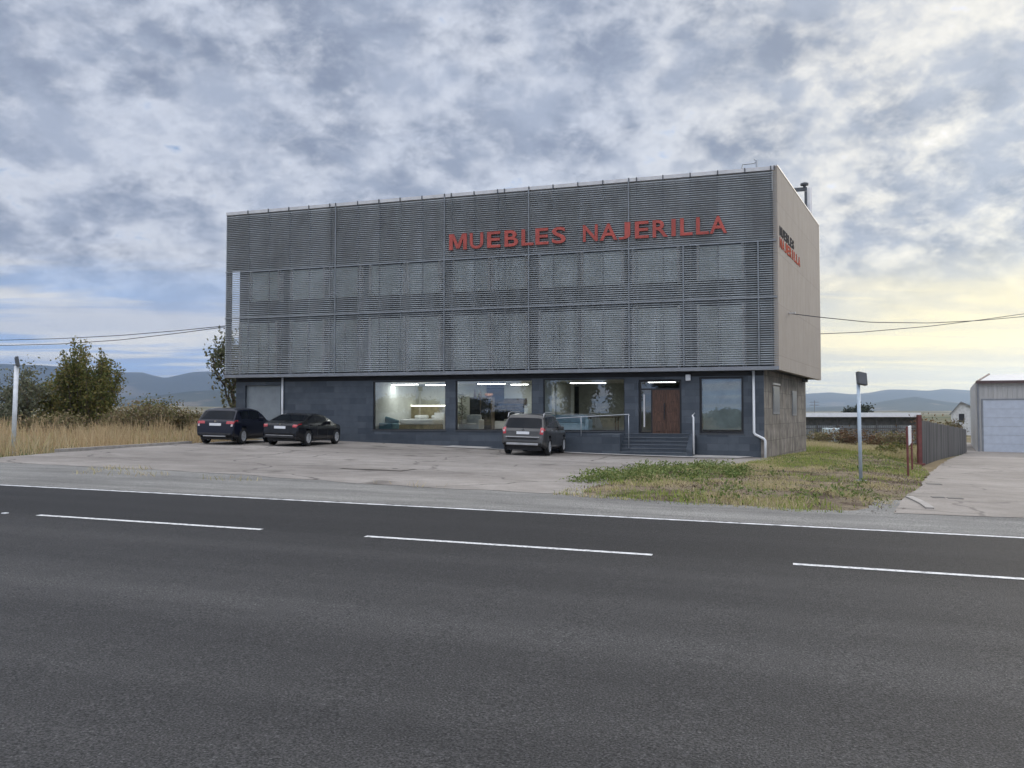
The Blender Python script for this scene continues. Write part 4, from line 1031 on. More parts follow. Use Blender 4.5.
rb.f = [[0, 1, 2, 3], [3, 2, 5, 4], [0, 3, 4], [6, 8, 9, 7], [0, 6, 7, 1], [0, 4, 8, 6], [4, 5, 9, 8], [1, 7, 9, 5, 2]]
rb.build('roof', M['ware_roof'], r)
MB().box(sw-.18, sw+16, tw_-.29, tw_-.252, zw1-.1, zw1+.12).build('roof_trim', M['red_trim'], r)
MB().tube([(sw-.15, tw_-.25, zw1+.04), (rl_, rt_, zr+.12)], .08, 6).build('roof_trim', M['red_trim'], r)
MB().tube([(sw-.17, tw_-.27, zw1), (bl_-.02, bt_, zw1)], .06, 6).build('roof_trim', M['red_trim'], r)
sd0 = at_t(983.5, 430, tw_)[0]; zd1 = at_t(990, 400.3, tw_)[1]
dm = MB(); nd = 6
for i in range(nd):
    h = (zd1-zw0)/nd; dm.box(sd0, sd0+5.2, tw_-.05, tw_-.002, zw0+i*h+.008, zw0+(i+1)*h-.008)
dm.build('sectional_door', M['ware_door'], r)
MB().box(sd0-.12, sd0-.004, tw_-.06, tw_-.002, zw0, zd1+.12).box(sd0, sd0+5.2, tw_-.06, tw_-.002, zd1+.006, zd1+.12).build('door_frame', M['steel'], r)
MB().tube([(sw-.06, tw_-.1, zw0), (sw-.06, tw_-.1, zw1-.1)], .06, 8).build('downpipe', M['steel'], r)
# little gabled house beyond the fence
yh = 120; xh, zap = at_y(961, 402.5, yh); zz = at_y(961, 411, yh)[1]+2; za_ = zap+2
r = local_thing('small_house', 'small white gabled house peeping over the fence beside the warehouse', 'house', (xh, yh, -2), R(-29))
mb = MB(); mb.v = [(-1.3, 0, 0), (2.6, 0, 0), (2.6, 0, zz), (0, 0, za_), (-1.3, 0, zz-.3), (-1.3, 4, 0), (2.6, 4, 0), (2.6, 4, zz), (0, 4, za_), (-1.3, 4, zz-.3)]
mb.f = [[0, 1, 2, 3, 4], [9, 8, 7, 6, 5], [0, 4, 9, 5], [1, 6, 7, 2]]; mb.build('wall', M['house_white'], r)
mb = MB(); mb.hexa([(-1.5, -.3, zz-.6), (0, -.3, za_+.01), (0, 4.3, za_+.01), (-1.5, 4.3, zz-.6), (-1.5, -.3, zz-.45), (0, -.3, za_+.16), (0, 4.3, za_+.16), (-1.5, 4.3, zz-.45)])
mb.hexa([(0, -.3, za_+.01), (2.9, -.3, zz-.2), (2.9, 4.3, zz-.2), (0, 4.3, za_+.01), (0, -.3, za_+.16), (2.9, -.3, zz-.05), (2.9, 4.3, zz-.05), (0, 4.3, za_+.16)]); mb.build('roof', M['steel'], r)
MB().box(-.3, .4, -.04, -.003, zz-1.6, zz-.4).build('window', M['black'], r)
# pale tank standing before the shed
x_, z_ = at_y(831, 441, 73); zt_ = at_y(831, 428, 73)[1]
r = local_thing('water_tank', 'pale square plastic tank standing in brush before the shed', 'tank', (x_, 73, z_-.3))
MB().box(-.6, .6, -.5, .5, .1, zt_-z_+.3).build('tank_body', mat('pale plastic', (.50, .58, .58), .4), r, bevel=.08)
MB().box(-.65, .65, -.55, .55, 0, .1).build('pallet', M['olive_wood'], r)
MB().lathe([(.18, zt_-z_+.3), (.18, zt_-z_+.36), (0, zt_-z_+.38)], (0, 0, 0), 12).build('tank_lid', M['black'], r)
# overhead wires and their poles
def upole(px, y, label, top):
    x, _ = at_y(px, 400, y); s, t = ST(x, y); z = zg(s, t)
    r = local_thing('utility_pole', label, 'utility pole', (x, y, z), 0, 'utility poles')
    MB().tube([(0, 0, -.3), (0, 0, top-z+.5)], [.14, .09], 10).build('pole', M['bark'], r, smooth=True)
    MB().box(-.8, .8, -.06, .06, top-z+.1, top-z+.22).build('crossarm', M['bark'], r)
    for d in (-.7, 0, .7): MB().lathe([(0, 0), (.04, 0), (.05, .08), (.02, .14), (0, .14)], (d, 0, top-z+.22), 8).build('insulator', M['coping'], r)
    return x, y
def wire(label, pts):
    Q = []
    for (p0, q0, y0), (p1, q1, y1) in zip(pts, pts[1:]):
        for k in range(8):
            u = k/8; Q.append((p0+(p1-p0)*u, q0+(q1-q0)*u, y0+(y1-y0)*u))
    Q.append(pts[-1]); P = []
    for k, (p, q, y) in enumerate(Q):
        x, z = at_y(p, q, y); P.append((x, y, z))
    P = [P[0]]+[tuple((P[i-1][j]+2*P[i][j]+P[i+1][j])/4 for j in range(3)) for i in range(1, len(P)-1)]+[P[-1]]
    o = MB(); o.tube([(a-P[0][0], b-P[0][1], c-P[0][2]) for a, b, c in P], .02, 6)
    ob = o.build('power_cable', M['wire'], None, 'local'); ob.location = P[0]; tag(ob, label, 'cable', 'overhead power cables')
yl = 44.9
zl_ = at_y(-170, 343, 62)[1]; upole(-170, 62, 'wooden utility pole at the far left carrying two cables', zl_)
wire('upper overhead cable from the left end of the store above the big bush', [(228, 325.6, yl+.4), (180, 330.5, 48), (120, 335.5, 51), (60, 338.6, 54), (0, 340.2, 57), (-80, 340, 60), (-170, 338, 62)])
wire('lower sagging overhead cable from the left end of the store', [(228, 326.6, yl+.4), (180, 333, 48), (120, 340, 51), (60, 344, 54), (0, 345.5, 57), (-80, 344, 60), (-170, 340, 62)])
zr_ = at_y(1270, 292, 60)[1]; upole(1270, 60, 'wooden utility pole at the far right carrying two cables', zr_)
ps = side(2.6, .05); xs_, ys_ = W(*ps)
wire('slack overhead cable from the bracket on the warm grey side wall', [(787.5, 313.2, ys_), (820, 317.2, 39), (870, 322.3, 43), (930, 323, 48), (980, 320.5, 51), (1024, 316.5, 54), (1150, 303, 57), (1270, 289, 60)])
pe = side(13.1, .05); xe_, ye_ = W(*pe)
wire('taut overhead cable from the rear corner of the side wall', [(820.5, 333.8, ye_), (860, 332.3, 48.5), (930, 326.2, 51), (980, 320, 53), (1024, 313.8, 55), (1150, 299, 57.5), (1270, 287, 60)])
bk = MB().box(-.05, .05, -.25, .02, -.03, .03); o = bk.build('cable_bracket', M['coping'], None, 'local'); x_, z_ = at_y(787.3, 313.2, ys_); o.location = (xs_, ys_, z_); o.rotation_euler = (0, 0, R(62)); tag(o, 'small pale cable bracket on the warm grey side wall', 'bracket')
# ------------------------------------------------------------------ vegetation
def leaf_mesh(pts, size, jit, mt, name, parent, origin, seed, aspect=1.6):
    g = np.random.default_rng(seed); n = len(pts); c = np.asarray(pts)+g.normal(0, 1, (n, 3))*jit
    d = g.normal(0, 1, (n, 3)); d /= np.linalg.norm(d, axis=1)[:, None]
    e = np.cross(d, g.normal(0, 1, (n, 3))); e /= np.linalg.norm(e, axis=1)[:, None]+1e-9
    sz = size*g.uniform(.6, 1.3, (n, 1)); L_ = d*sz*aspect; w_ = e*sz
    V = np.stack([c-L_, c+w_*.8, c+L_, c-w_*.8], 1).reshape(-1, 3)
    Fc = np.arange(4*n).reshape(-1, 4)
    me = mesh_np(name, V, Fc, mt); o = bpy.data.objects.new(name, me); COL.objects.link(o); o.parent = parent; return o
LEAF = {
 'bush': island_mat('bush leaves', [(.075, .09, .024), (.125, .14, .038), (.18, .175, .05), (.27, .20, .075)], .6, .35),
 'olive': island_mat('olive leaves', [(.10, .115, .07), (.15, .16, .10), (.22, .21, .14)], .6, .2),
 'poplar': island_mat('loose leaves', [(.075, .09, .04), (.12, .13, .065), (.19, .17, .10)], .6, .25),
 'dark': island_mat('dark tree leaves', [(.018, .024, .010), (.035, .045, .018), (.06, .06, .025)], .6, .15),
 'scrub': island_mat('dry scrub leaves', [(.20, .15, .09), (.27, .21, .12), (.18, .16, .07), (.13, .14, .055)], .8, .15),
 'vine': island_mat('russet vine leaves', [(.16, .08, .045), (.20, .12, .06), (.10, .09, .04)], .8, .15),
}
def tree(name, label, cat, x, y, z, h, spread, leaf, n_leaf, seed, stems=1, trunk_h=.22, lsize=.07, rad=None, group=None, levels=3, jit=.16, up=.55, fill=None):
    g = random.Random(seed); r = local_thing(name, label, cat, (x, y, z), 0, group)
    tb = MB(); tips = []
    rad = rad or h*.022
    def grow(p, d, ln, rd_, lv):
        pts = [p]; q = Vector(p)
        for k in range(4):
            d = (d+Vector((g.gauss(0, .13), g.gauss(0, .13), g.gauss(0, .08)+.04))).normalized(); q = q+d*ln/4; pts.append(q.copy())
        tb.tube(pts, [rd_*(1-.16*i) for i in range(5)], 7 if lv < 2 else 5, cap=True)
        if lv >= levels:
            for k in range(1, 5): tips.append((pts[k], lv))
            return
        if lv >= levels-1: tips.append((pts[3], lv)); tips.append((pts[4], lv))
        for k in range(g.choice((3, 4, 4))):
            a = g.random()*6.28; o = Vector((math.cos(a), math.sin(a), 0))
            nd = (d*up+o*spread/h*1.5*g.uniform(.5, 1.1)+Vector((0, 0, .25))).normalized()
            grow(pts[g.choice((2, 3, 4, 4))], nd, ln*g.uniform(.55, .85), rd_*.55, lv+1)
    for i in range(stems):
        a = g.random()*6.28; o = Vector((math.cos(a), math.sin(a), 0))
        tl = h*trunk_h if stems == 1 else h*.3*g.uniform(.7, 1.2)
        grow(Vector((0, 0, -.2)) if stems == 1 else o*spread*.12, (Vector((0, 0, 1))+o*(.05 if stems == 1 else .28)).normalized(), tl+.2, rad if stems == 1 else rad*.6, 0)
    # fit to height / spread
    zm_ = max(p.z for p, _ in tips); mx_ = sum(p.x for p, _ in tips)/len(tips); my_ = sum(p.y for p, _ in tips)/len(tips); mz_ = sum(p.z for p, _ in tips)/len(tips)
    for p in {id(p): p for p, _ in tips}.values(): p.x -= mx_*p.z/mz_; p.y -= my_*p.z/mz_
    tb.v = [(a-mx_*max(0, c)/mz_, b-my_*max(0, c)/mz_, c) for a, b, c in tb.v]
    zmax = max(p.z for p, _ in tips); rx_ = sorted(math.hypot(p.x, p.y) for p, _ in tips)[int(len(tips)*.93)]
    kz = h/(zmax+jit*.6); kr = spread/max(rx_+jit*.5, .1)
    tb.v = [(a*kr if c > 0 else a, b*kr if c > 0 else b, c*kz) for a, b, c in tb.v]
    tb.build('trunk', M['bark'], r, smooth=True)
    T = [Vector((p.x*kr, p.y*kr, p.z*kz)) for p, _ in tips]; T = [p for p in T if math.hypot(p.x, p.y) < spread*1.12]
    if fill:
        for _ in range(int(len(T)*fill)):
            b_ = g.choice(T); T.append(Vector((b_.x*g.uniform(.3, 1), b_.y*g.uniform(.3, 1), b_.z*g.uniform(.25, .95))))
    wts = [g.uniform(.25, 1.8) for _ in T]; pts = [tuple(p) for p in g.choices(T, wts, k=n_leaf)]
    leaf_mesh(pts, lsize, jit, LEAF[leaf], 'crown', r, None, seed)
    return r
def plume_bush(name, label, cat, x, y, z, h, rad, leaf, n_pl, n_leaf, seed, lsize):
    g = random.Random(seed); r = local_thing(name, label, cat, (x, y, z)); tb = MB(); pts = []
    for i in range(n_pl):
        a = g.random()*6.28; q = rad*math.sqrt(g.random())*.92; hx = h*(1-.42*(q/rad)**2)*g.uniform(.74, 1.0) if i else h
        bx, by = math.cos(a)*q*.45, math.sin(a)*q*.45; tx, ty = math.cos(a)*q+g.gauss(0, .12), math.sin(a)*q+g.gauss(0, .12)
        path = [Vector((bx, by, -.2))]
        for k in range(1, 6):
            u = k/5; path.append(Vector((bx+(tx-bx)*u**.8+g.gauss(0, .05), by+(ty-by)*u**.8+g.gauss(0, .05), hx*u)))
        tb.tube(path, [.05*(1-.17*k) for k in range(6)], 6)
        for j in range(int(n_leaf/n_pl*g.uniform(.6, 1.4))):
            u = g.random()**.75*.98+.02; k = min(4, int(u*5)); p = path[k].lerp(path[k+1], u*5-k)
            w = (.36*(1-u)**.55+.07)*(.5+.9*abs(math.sin(u*17+i*2.1))); pts.append((p.x+g.gauss(0, w), p.y+g.gauss(0, w), max(.1, p.z+g.gauss(0, .13))))
    tb.build('stem', M['bark'], r, smooth=True); leaf_mesh(pts, lsize, .04, LEAF[leaf], 'crown', r, None, seed); return r
def gz(px, y):
    x, _ = at_y(px, 400, y); s, t = ST(x, y); return x, y, zg(s, t)
def top_z(py, y): return at_y(512, py, y)[1]
x, y, z = gz(88, 50); plume_bush('bush_tree', 'big dense olive brown bush tree with spiky top in the dry field', 'tree', x, y, z, top_z(338, y)-z, 2.0, 'bush', 46, 17000, 11, .058)
x, y, z = gz(18, 47); tree('olive_tree', 'grey green loose tree behind the white floodlight pole', 'tree', x, y, z, top_z(362, y)-z, 1.9, 'olive', 5200, 23, stems=4, lsize=.06, jit=.24, rad=.1, fill=.5)
x, y, z = gz(52, 52); tree('scrub_tree', 'low yellowish scrub tree squeezed left of the big bush tree', 'tree', x, y, z, top_z(374, y)-z, 1.5, 'bush', 4000, 29, stems=4, lsize=.065, jit=.24, rad=.08, fill=.5)
x, y, z = gz(232, 54); tree('poplar', 'loose leafy tree peeping out behind the left end of the store', 'tree', x, y, z, top_z(327, y)-z, 1.9, 'poplar', 2300, 41, stems=1, trunk_h=.25, lsize=.085, jit=.25, rad=.13, fill=.4)
for i, (px, y, py, sp, lf, lb) in enumerate(((140, 46, 401, 1.5, 'scrub', 'brown scrub bush right of the big bush tree'), (158, 50, 396, 1.4, 'bush', 'greenish scrub bush behind the middle of the dry grass'), (176, 47, 404, 1.4, 'scrub', 'brown scrub bush left of the dark blue car'),
        (120, 48, 408, 1.3, 'scrub', 'pale dry bush at the right foot of the big bush tree'), (192, 52, 410, 1.2, 'scrub', 'low dry bush just left of the dark blue car'), (66, 44, 414, 1.4, 'scrub', 'low dry bush at the left foot of the big bush tree'), (30, 42, 416, 1.5, 'scrub', 'low dry bush just right of the white floodlight pole'))):
    x, y, z = gz(px, y); tree('shrub', lb, 'shrub', x, y, z, top_z(py, y)-z, sp, lf, 1700, 60+i, stems=5, lsize=.05, jit=.2, rad=.04, group='scrub bushes in the dry field', levels=2, fill=.6)
for i, (px, y, py, sp, lf, lb) in enumerate(((822, 71, 431, 1.6, 'scrub', 'dry brush at the left before the shed'), (846, 71, 428, 1.9, 'vine', 'dark russet brush before the middle of the shed'), (880, 70, 429, 1.9, 'vine', 'russet brush right of the middle of the shed'), (898, 66, 431, 1.6, 'scrub', 'dry brush before the right end of the shed'),
        (893, 52, 448, 1.0, 'bush', 'low green bush on waste ground left of the red posts'), (886, 47, 456, .7, 'bush', 'small green clump on the grass left of the red posts'), (944, 66, 414, 2.0, 'vine', 'russet vine hanging over the middle of the fence'), (962, 72, 418, 1.5, 'scrub', 'dry shrub at the far end of the fence'))):
    x, y, z = gz(px, y)
    if i in (6, 7): x -= .8
    tree('shrub', lb, 'shrub', x, y, z-.05, top_z(py, y)-z, sp, lf, 1500, 80+i, stems=5, lsize=.06, jit=.22, rad=.04, group='brush on the waste ground', levels=2, fill=.6)
for i, (px, y, py, sp, lb) in enumerate(((860, 210, 403.5, 2.6, 'small dark round tree above the shed roof'), (850, 230, 408, 2.2, 'low far tree left of the round one above the shed roof'))):
    x, y, z = gz(px, y); tree('far_tree', lb, 'tree', x, y, z, top_z(py, y)-z, sp, 'dark', 900, 100+i, lsize=.25, jit=.5, group='far trees above the shed')
x, y, z = gz(814.5, 300); r = local_thing('power_pylon', 'far small power pole with crossarms above the shed roof', 'pylon', (x, y, z))
zt_ = top_z(400.5, y)-z
MB().tube([(0, 0, 0), (0, 0, zt_)], .14, 6).build('mast', M['steel'], r)
for k in (.9, .75): MB().box(-1.6, 1.6, -.1, .1, zt_*k, zt_*k+.2).build('crossarm', M['steel'], r)
# trees across the road, behind the viewer: seen in the shop windows
rt = [(-11, -17, 6.0, 2.3, 'dark tree across the road mirrored in the entrance transom'), (-16.5, -15, 7.6, 2.6, 'dark tree across the road mirrored at the left of the third window'), (-21.5, -16, 5.6, 2.2, 'smaller dark tree across the road mirrored at the right of the third window'), (-27, -18, 8.2, 2.8, 'tall dark tree across the road mirrored at the edge of the third window')]
gq = random.Random(77)
for k in range(22): rt.append((-66+k*5.0+gq.uniform(-1, 1), -20+gq.uniform(-2, 2), gq.uniform(3.2, 5.2)*(.5 if 6 < k < 13 else 1), gq.uniform(2.4, 3.0), 'hedge tree of the thick row across the road, behind the viewer'))
protos = []
for i, (s, t, h, sp, lb) in enumerate(rt):
    x, y = W(s, t)
    if i < 7: o = tree('roadside_tree', lb, 'tree', x, y, zg(s, t), h, sp, 'dark', 4000, 120+i, lsize=.14, jit=.4, group='trees across the road', fill=.8); protos.append(o)
    else:
        o = copy_tree(protos[4+i % 3]); o.location = (x, y, zg(s, t)); o.rotation_euler.z = gq.uniform(0, 6); o['label'] = lb; o.scale = (1, 1, h/5.0)
# --- grass
def blades(name, pts, hlo, hhi, width, mt, lean=.35, seed=1):
    g = np.random.default_rng(seed); P = np.asarray(pts); n = len(P); h = g.uniform(hlo, hhi, n)*P[:, 3]
    a = g.uniform(0, 6.283, n); w = width*g.uniform(.6, 1.4, n); d = np.stack([np.cos(a), np.sin(a)], 1)
    b = g.uniform(0, 6.283, n); l = h*lean*g.uniform(0, 1.4, n)
    V = np.zeros((n, 4, 3))
    V[:, 0, :2] = P[:, :2]-d*w[:, None]; V[:, 1, :2] = P[:, :2]+d*w[:, None]; V[:, 0, 2] = V[:, 1, 2] = P[:, 2]-.03
    off = np.stack([np.cos(b), np.sin(b)], 1)*l[:, None]
    V[:, 2, :2] = P[:, :2]+off+d*w[:, None]*.35; V[:, 3, :2] = P[:, :2]+off-d*w[:, None]*.35; V[:, 2, 2] = V[:, 3, 2] = P[:, 2]+h
    me = mesh_np(name, V.reshape(-1, 3), np.arange(4*n).reshape(-1, 4), mt); o = bpy.data.objects.new(name, me); COL.objects.link(o); o.rotation_euler = (0, 0, -A); o['kind'] = 'stuff'; return o
def scatter(poly, n, seed, zf, dens=None, hv=None):
    g = random.Random(seed); xs = [p[0] for p in poly]; ys = [p[1] for p in poly]; out = []; tries = 0
    while len(out) < n and tries < n*12:
        tries += 1; x = g.uniform(min(xs), max(xs)); y = g.uniform(min(ys), max(ys))
        if not in_poly(x, y, poly): continue
        k = dens(x, y) if dens else 1
        if g.random() < k: out.append((x, y, zf(x, y), .55+.6*k*(hv(x, y) if hv else 1)))
    return out
nz = lambda x, y, sc, sd: max(0, min(1, .5+1.1*mnoise.fractal(Vector((x*sc, y*sc, sd)), 1, 2, 4)))
M['straw'] = island_mat('dry straw blades', [(.42, .30, .165), (.55, .415, .24), (.66, .52, .32), (.40, .275, .15)], .8, .45)
M['straw2'] = island_mat('cut dry grass blades', [(.42, .34, .20), (.58, .48, .31), (.48, .42, .20), (.32, .30, .13)], .8, .25)
M['green'] = island_mat('green grass blades', [(.16, .23, .04), (.24, .32, .065), (.32, .37, .09), (.40, .36, .15)], .7, .3)
M['weed'] = island_mat('weed leaves', [(.075, .115, .03), (.13, .18, .05), (.20, .25, .08), (.27, .26, .11)], .7, .25)
fld = [g2(-90, 457), g2(0, 456.5), g2(55, 451.5), g2(100, 448.7), g2(150, 445.3), g2(196, 442.2), g2(228, 440), (s_gl-1, 44), (s_gl-1, 62), (-75, 66), (-75, 26)]
blades('dry_grass', scatter(fld, 52000, 3, lambda a, b: zg(a, b)-.05, lambda a, b: (.25+.75*nz(a, b, .35, 2))*(1 if b < 46 else .35), lambda a, b: 1.7*nz(a, b, .8, 41)), .28, .88, .013, M['straw'], .4, 3)
blades('dry_undergrowth', scatter(fld, 16000, 5, lambda a, b: zg(a, b)-.05, lambda a, b: nz(a, b, .3, 8)), .3, .7, .016, M['straw2'], .6, 5)
vz = verge_z
def dgreen(a, b):
    if a > 1.0 and b < 21: return max(0, 1.2*nz(a, b, .9, 14)-.72)*.6
    front = 1-sm(b, 16.2, 17.6)
    return max(0, min(1, front*1.3*nz(a, b, .7, 4)+max(0, 1.6*nz(a, b, .6, 14)-.75)*.8+(.95 if b > 29 else 0)*nz(a, b, .4, 1)))
blades('verge_green_grass', scatter(verge_poly, 14000, 7, vz, dgreen), .035, .11, .010, M['green'], .8, 7)
blades('verge_dry_grass', scatter(verge_poly, 24000, 9, vz, lambda a, b: max(0, 1.5*nz(a, b, .6, 11)-(.55 if a < 1.5 else .8))), .03, .09, .010, M['straw2'], 1.1, 9)
# weedy green band along the back of the verge: leaf clumps
wd = []; g = random.Random(5)
band = [(598, 477), (612, 474), (626, 470.5), (642, 468), (655, 467), (668, 466), (680, 465), (694, 465.5), (706, 466.5), (716, 469), (725, 470), (704, 471), (664, 471), (640, 473), (622, 476), (655, 478), (690, 476), (735, 474)]
for px, py in band:
    s, t, _ = G(px, py+4)
    for c in range(g.choice((2, 5, 9, 12))):
        cx_, cy_ = s+g.gauss(0, .38), t+g.gauss(0, .4); hh = g.uniform(.08, .30); z0 = vz(cx_, cy_)
        for k in range(70):
            u = g.random(); wd.append((cx_+g.gauss(0, .13), cy_+g.gauss(0, .13), z0+hh*u))
for (a0, b0, a1, b1, n) in ((770, 460, 900, 466, 34), (830, 468, 905, 474, 20), (640, 489, 880, 503, 26)):
    for k in range(n):
        s, t, _ = G(g.uniform(a0, a1), g.uniform(b0, b1)); z0 = vz(s, t); hh = g.uniform(.06, .2)
        for q in range(28): wd.append((s+g.gauss(0, .13), t+g.gauss(0, .13), z0+hh*g.random()))
o = leaf_mesh(wd, .024, .04, M['weed'], 'verge_weeds', None, None, 5); o.rotation_euler = (0, 0, -A); o['kind'] = 'stuff'
# twigs and litter of cut stalks on the verge
blades('verge_litter', scatter(verge_poly, 9000, 15, vz, lambda a, b: nz(a, b, .8, 17)), .02, .06, .012, island_mat('dry litter', [(.10, .07, .045), (.16, .12, .08)], .9), 5, 15)
wg = [g2(806, 451), g2(918, 461.5), (f1[0]-.5, f1[1]), (f1[0]-1, 82), (2, 82), gside(12)[:2]]
blades('waste_ground_grass', scatter(wg, 16000, 19, lambda a, b: zg(a, b)-.06, lambda a, b: .2+.8*nz(a, b, .2, 21)), .12, .45, .016, M['straw2'], .7, 19)
blades('waste_ground_green', scatter(wg, 9000, 23, lambda a, b: zg(a, b)-.06, lambda a, b: (.3+.7*nz(a, b, .25, 25)) if b < 56 else .12), .08, .3, .016, M['green'], .7, 23)
bl = [g2(0, 470.5), g2(560, 496), g2(556, 494), g2(440, 487), g2(300, 478), g2(130, 467.5)]
blades('shoulder_weeds', scatter(bl, 220, 27, zg, lambda a, b: (1 if nz(a, b, .35, 31) > .72 else 0)), .03, .1, .009, M['straw2'], 1.2, 27)
# ------------------------------------------------------------------ hills
def hills(name, ridge, r0, r1, rc, mt, seed, amp):
    az = np.linspace(math.atan((-160-CX)/F), math.atan((1180-CX)/F), 260); rr = np.linspace(r0, r1, 34)
    V = []
    for r_ in rr:
        u = (r_-r0)/(rc-r0) if r_ < rc else (r1-r_)/(r1-rc)
        b = u*u*(3-2*u)
        for a in az:
            px = CX+F*math.tan(a); el = lerp_pts(px, ridge)/F*math.cos(a)
            x, y = math.sin(a)*r_, math.cos(a)*r_
            n = mnoise.fractal(Vector((x/900, y/900, seed)), 1, 2, 6)
            V.append((x, y, -2+(el*rc)*b*(1+amp*n*(1-b*.75))+amp*12*n*b))
    na = len(az); Fc = [(i*na+j, i*na+j+1, (i+1)*na+j+1, (i+1)*na+j) for i in range(len(rr)-1) for j in range(na-1)]
    me = mesh_np(name, V, Fc, mt)
    for p in me.polygons: p.use_smooth = True
    o = bpy.data.objects.new(name, me); COL.objects.link(o); o['kind'] = 'structure'; return o
def hill_mat(name, a, b_, c_, sc):
    m, nt, b = new_mat(name)
    c = mix(nt, noise_fac(nt, sc, 6, .6), a, b_); c = mix(nt, noise_fac(nt, sc*2.2, 5, lo=.58, hi=.66), c, c_)
    nt.links.new(c, b.inputs['Base Color']); b.inputs['Roughness'].default_value = 1; b.inputs['Specular IOR Level'].default_value = 0
    return m
H1 = [(-160, 44), (0, 50), (40, 48), (95, 43), (124, 40.5), (141, 40.8), (153, 37.5), (165, 35), (174, 37), (192, 40.8), (208, 41.5), (225, 38), (300, 36), (500, 26), (700, 20), (807, 20), (830, 21.5), (852, 19.5), (870, 21), (887, 24.2), (909, 24), (929, 22.8), (944, 24.6), (971, 23), (1030, 20), (1180, 24)]
hills('far_hills', H1, 3800, 6600, 5200, hill_mat('wooded far hills', (.028, .038, .046), (.062, .070, .068), (.11, .10, .085), .0016), 3, .12)
H2 = [(-160, 20), (60, 18), (124, 14), (150, 17), (190, 22), (225, 24), (300, 20), (500, 12), (700, 8), (807, 6), (860, 8), (890, 13), (915, 16.5), (945, 12), (975, 9), (1180, 12)]
hills('near_hills', H2, 2400, 4200, 3400, hill_mat('wooded near hills', (.036, .046, .04), (.07, .073, .058), (.15, .13, .10), .003), 8, .18)
H3 = [(-160, 6), (124, 8), (160, 9), (200, 7.5), (230, 7), (400, 4), (800, 3), (1180, 4)]
hills('fields', H3, 1100, 2500, 1900, hill_mat('patchwork of fields', (.12, .11, .06), (.24, .20, .13), (.36, .32, .25), .006), 12, .25)
# ------------------------------------------------------------------ haze, sky, sun
hz = MB().box(-6900, 6900, -6900, 6900, -12, 335); m_, nt_, b_ = new_mat('haze'); nt_.nodes.remove(b_)
pv = node(nt_, 'ShaderNodeVolumePrincipled'); pv.inputs['Color'].default_value = (.58, .74, 1, 1); pv.inputs['Density'].default_value = HAZE_D = 1.4e-4; pv.inputs['Anisotropy'].default_value = .70
nt_.links.new(pv.outputs[0], nt_.nodes['Material Output'].inputs['Volume'])
ho = hz.build('haze', m_, None, 'local'); ho['kind'] = 'stuff'
SUN_AZ, SUN_EL = R(42), R(15)
sdir = Vector((math.sin(SUN_AZ)*math.cos(SUN_EL), math.cos(SUN_AZ)*math.cos(SUN_EL), math.sin(SUN_EL)))
sl_ = bpy.data.lights.new('sun', 'SUN'); sl_.energy = .8; sl_.angle = R(14); sl_.color = (1, .90, .76)
so = bpy.data.objects.new('sun', sl_); COL.objects.link(so); so.rotation_euler = (-sdir).to_track_quat('-Z', 'Y').to_euler(); so.location = (30, 30, 60)
wd_ = bpy.data.worlds.new('World'); scene.world = wd_; wd_.use_nodes = True; nt = wd_.node_tree; bg = nt.nodes['Background']
sky = node(nt, 'ShaderNodeTexSky', sky_type='NISHITA'); sky.sun_disc = False; sky.sun_elevation = SUN_EL; sky.sun_rotation = SUN_AZ; sky.dust_density = 1.5
def lk(a, b): nt.links.new(a, b)
def mth(op, a, b=None, c=None, clamp=False):
    n = node(nt, 'ShaderNodeMath', operation=op); n.use_clamp = clamp
    for i, v in enumerate((a, b, c)):
        if v is None: continue
        if isinstance(v, (int, float)): n.inputs[i].default_value = v
        else: lk(v, n.inputs[i])
    return n.outputs[0]
def sstep(v, lo, hi, o0=0, o1=1):
    n = node(nt, 'ShaderNodeMapRange', interpolation_type='SMOOTHSTEP'); lk(v, n.inputs['Value'])
    for k, q in (('From Min', lo), ('From Max', hi), ('To Min', o0), ('To Max', o1)): n.inputs[k].default_value = q
    return n.outputs['Result']
tc = node(nt, 'ShaderNodeTexCoord'); nv = node(nt, 'ShaderNodeVectorMath', operation='NORMALIZE'); lk(tc.outputs['Generated'], nv.inputs[0]); D = nv.outputs[0]
sp = node(nt, 'ShaderNodeSeparateXYZ'); lk(D, sp.inputs[0]); X, Y, Z = sp.outputs
zc_ = mth('ADD', mth('MAXIMUM', Z, 0), 0.45)
cb = node(nt, 'ShaderNodeCombineXYZ'); lk(mth('DIVIDE', X, zc_), cb.inputs[0]); lk(mth('DIVIDE', Y, zc_), cb.inputs[1]); P = cb.outputs[0]
def nz_(vec, sc, det, rough, off=(0, 0, 0), dist=0.0, scl=(1, 1, 1), rot=0):
    mp = node(nt, 'ShaderNodeMapping'); mp.inputs['Location'].default_value = off; mp.inputs['Scale'].default_value = scl; mp.inputs['Rotation'].default_value = (0, 0, rot); lk(vec, mp.inputs['Vector'])
    n = node(nt, 'ShaderNodeTexNoise', i_Scale=sc, i_Detail=det, i_Roughness=rough, i_Distortion=dist); lk(mp.outputs[0], n.inputs['Vector']); return n.outputs['Fac']
big = nz_(P, .75, 3, .5, (3.1, 1.7, 0)); mid = nz_(P, 7, 7, .58, (7, 2, 0), .15); fine = nz_(P, 19, 5, .6, (1, 5, 0), .2)
zc2 = mth('ADD', mth('MAXIMUM', Z, 0), .05); cb2 = node(nt, 'ShaderNodeCombineXYZ'); lk(mth('DIVIDE', X, zc2), cb2.inputs[0]); lk(mth('DIVIDE', Y, zc2), cb2.inputs[1]); P2 = cb2.outputs[0]
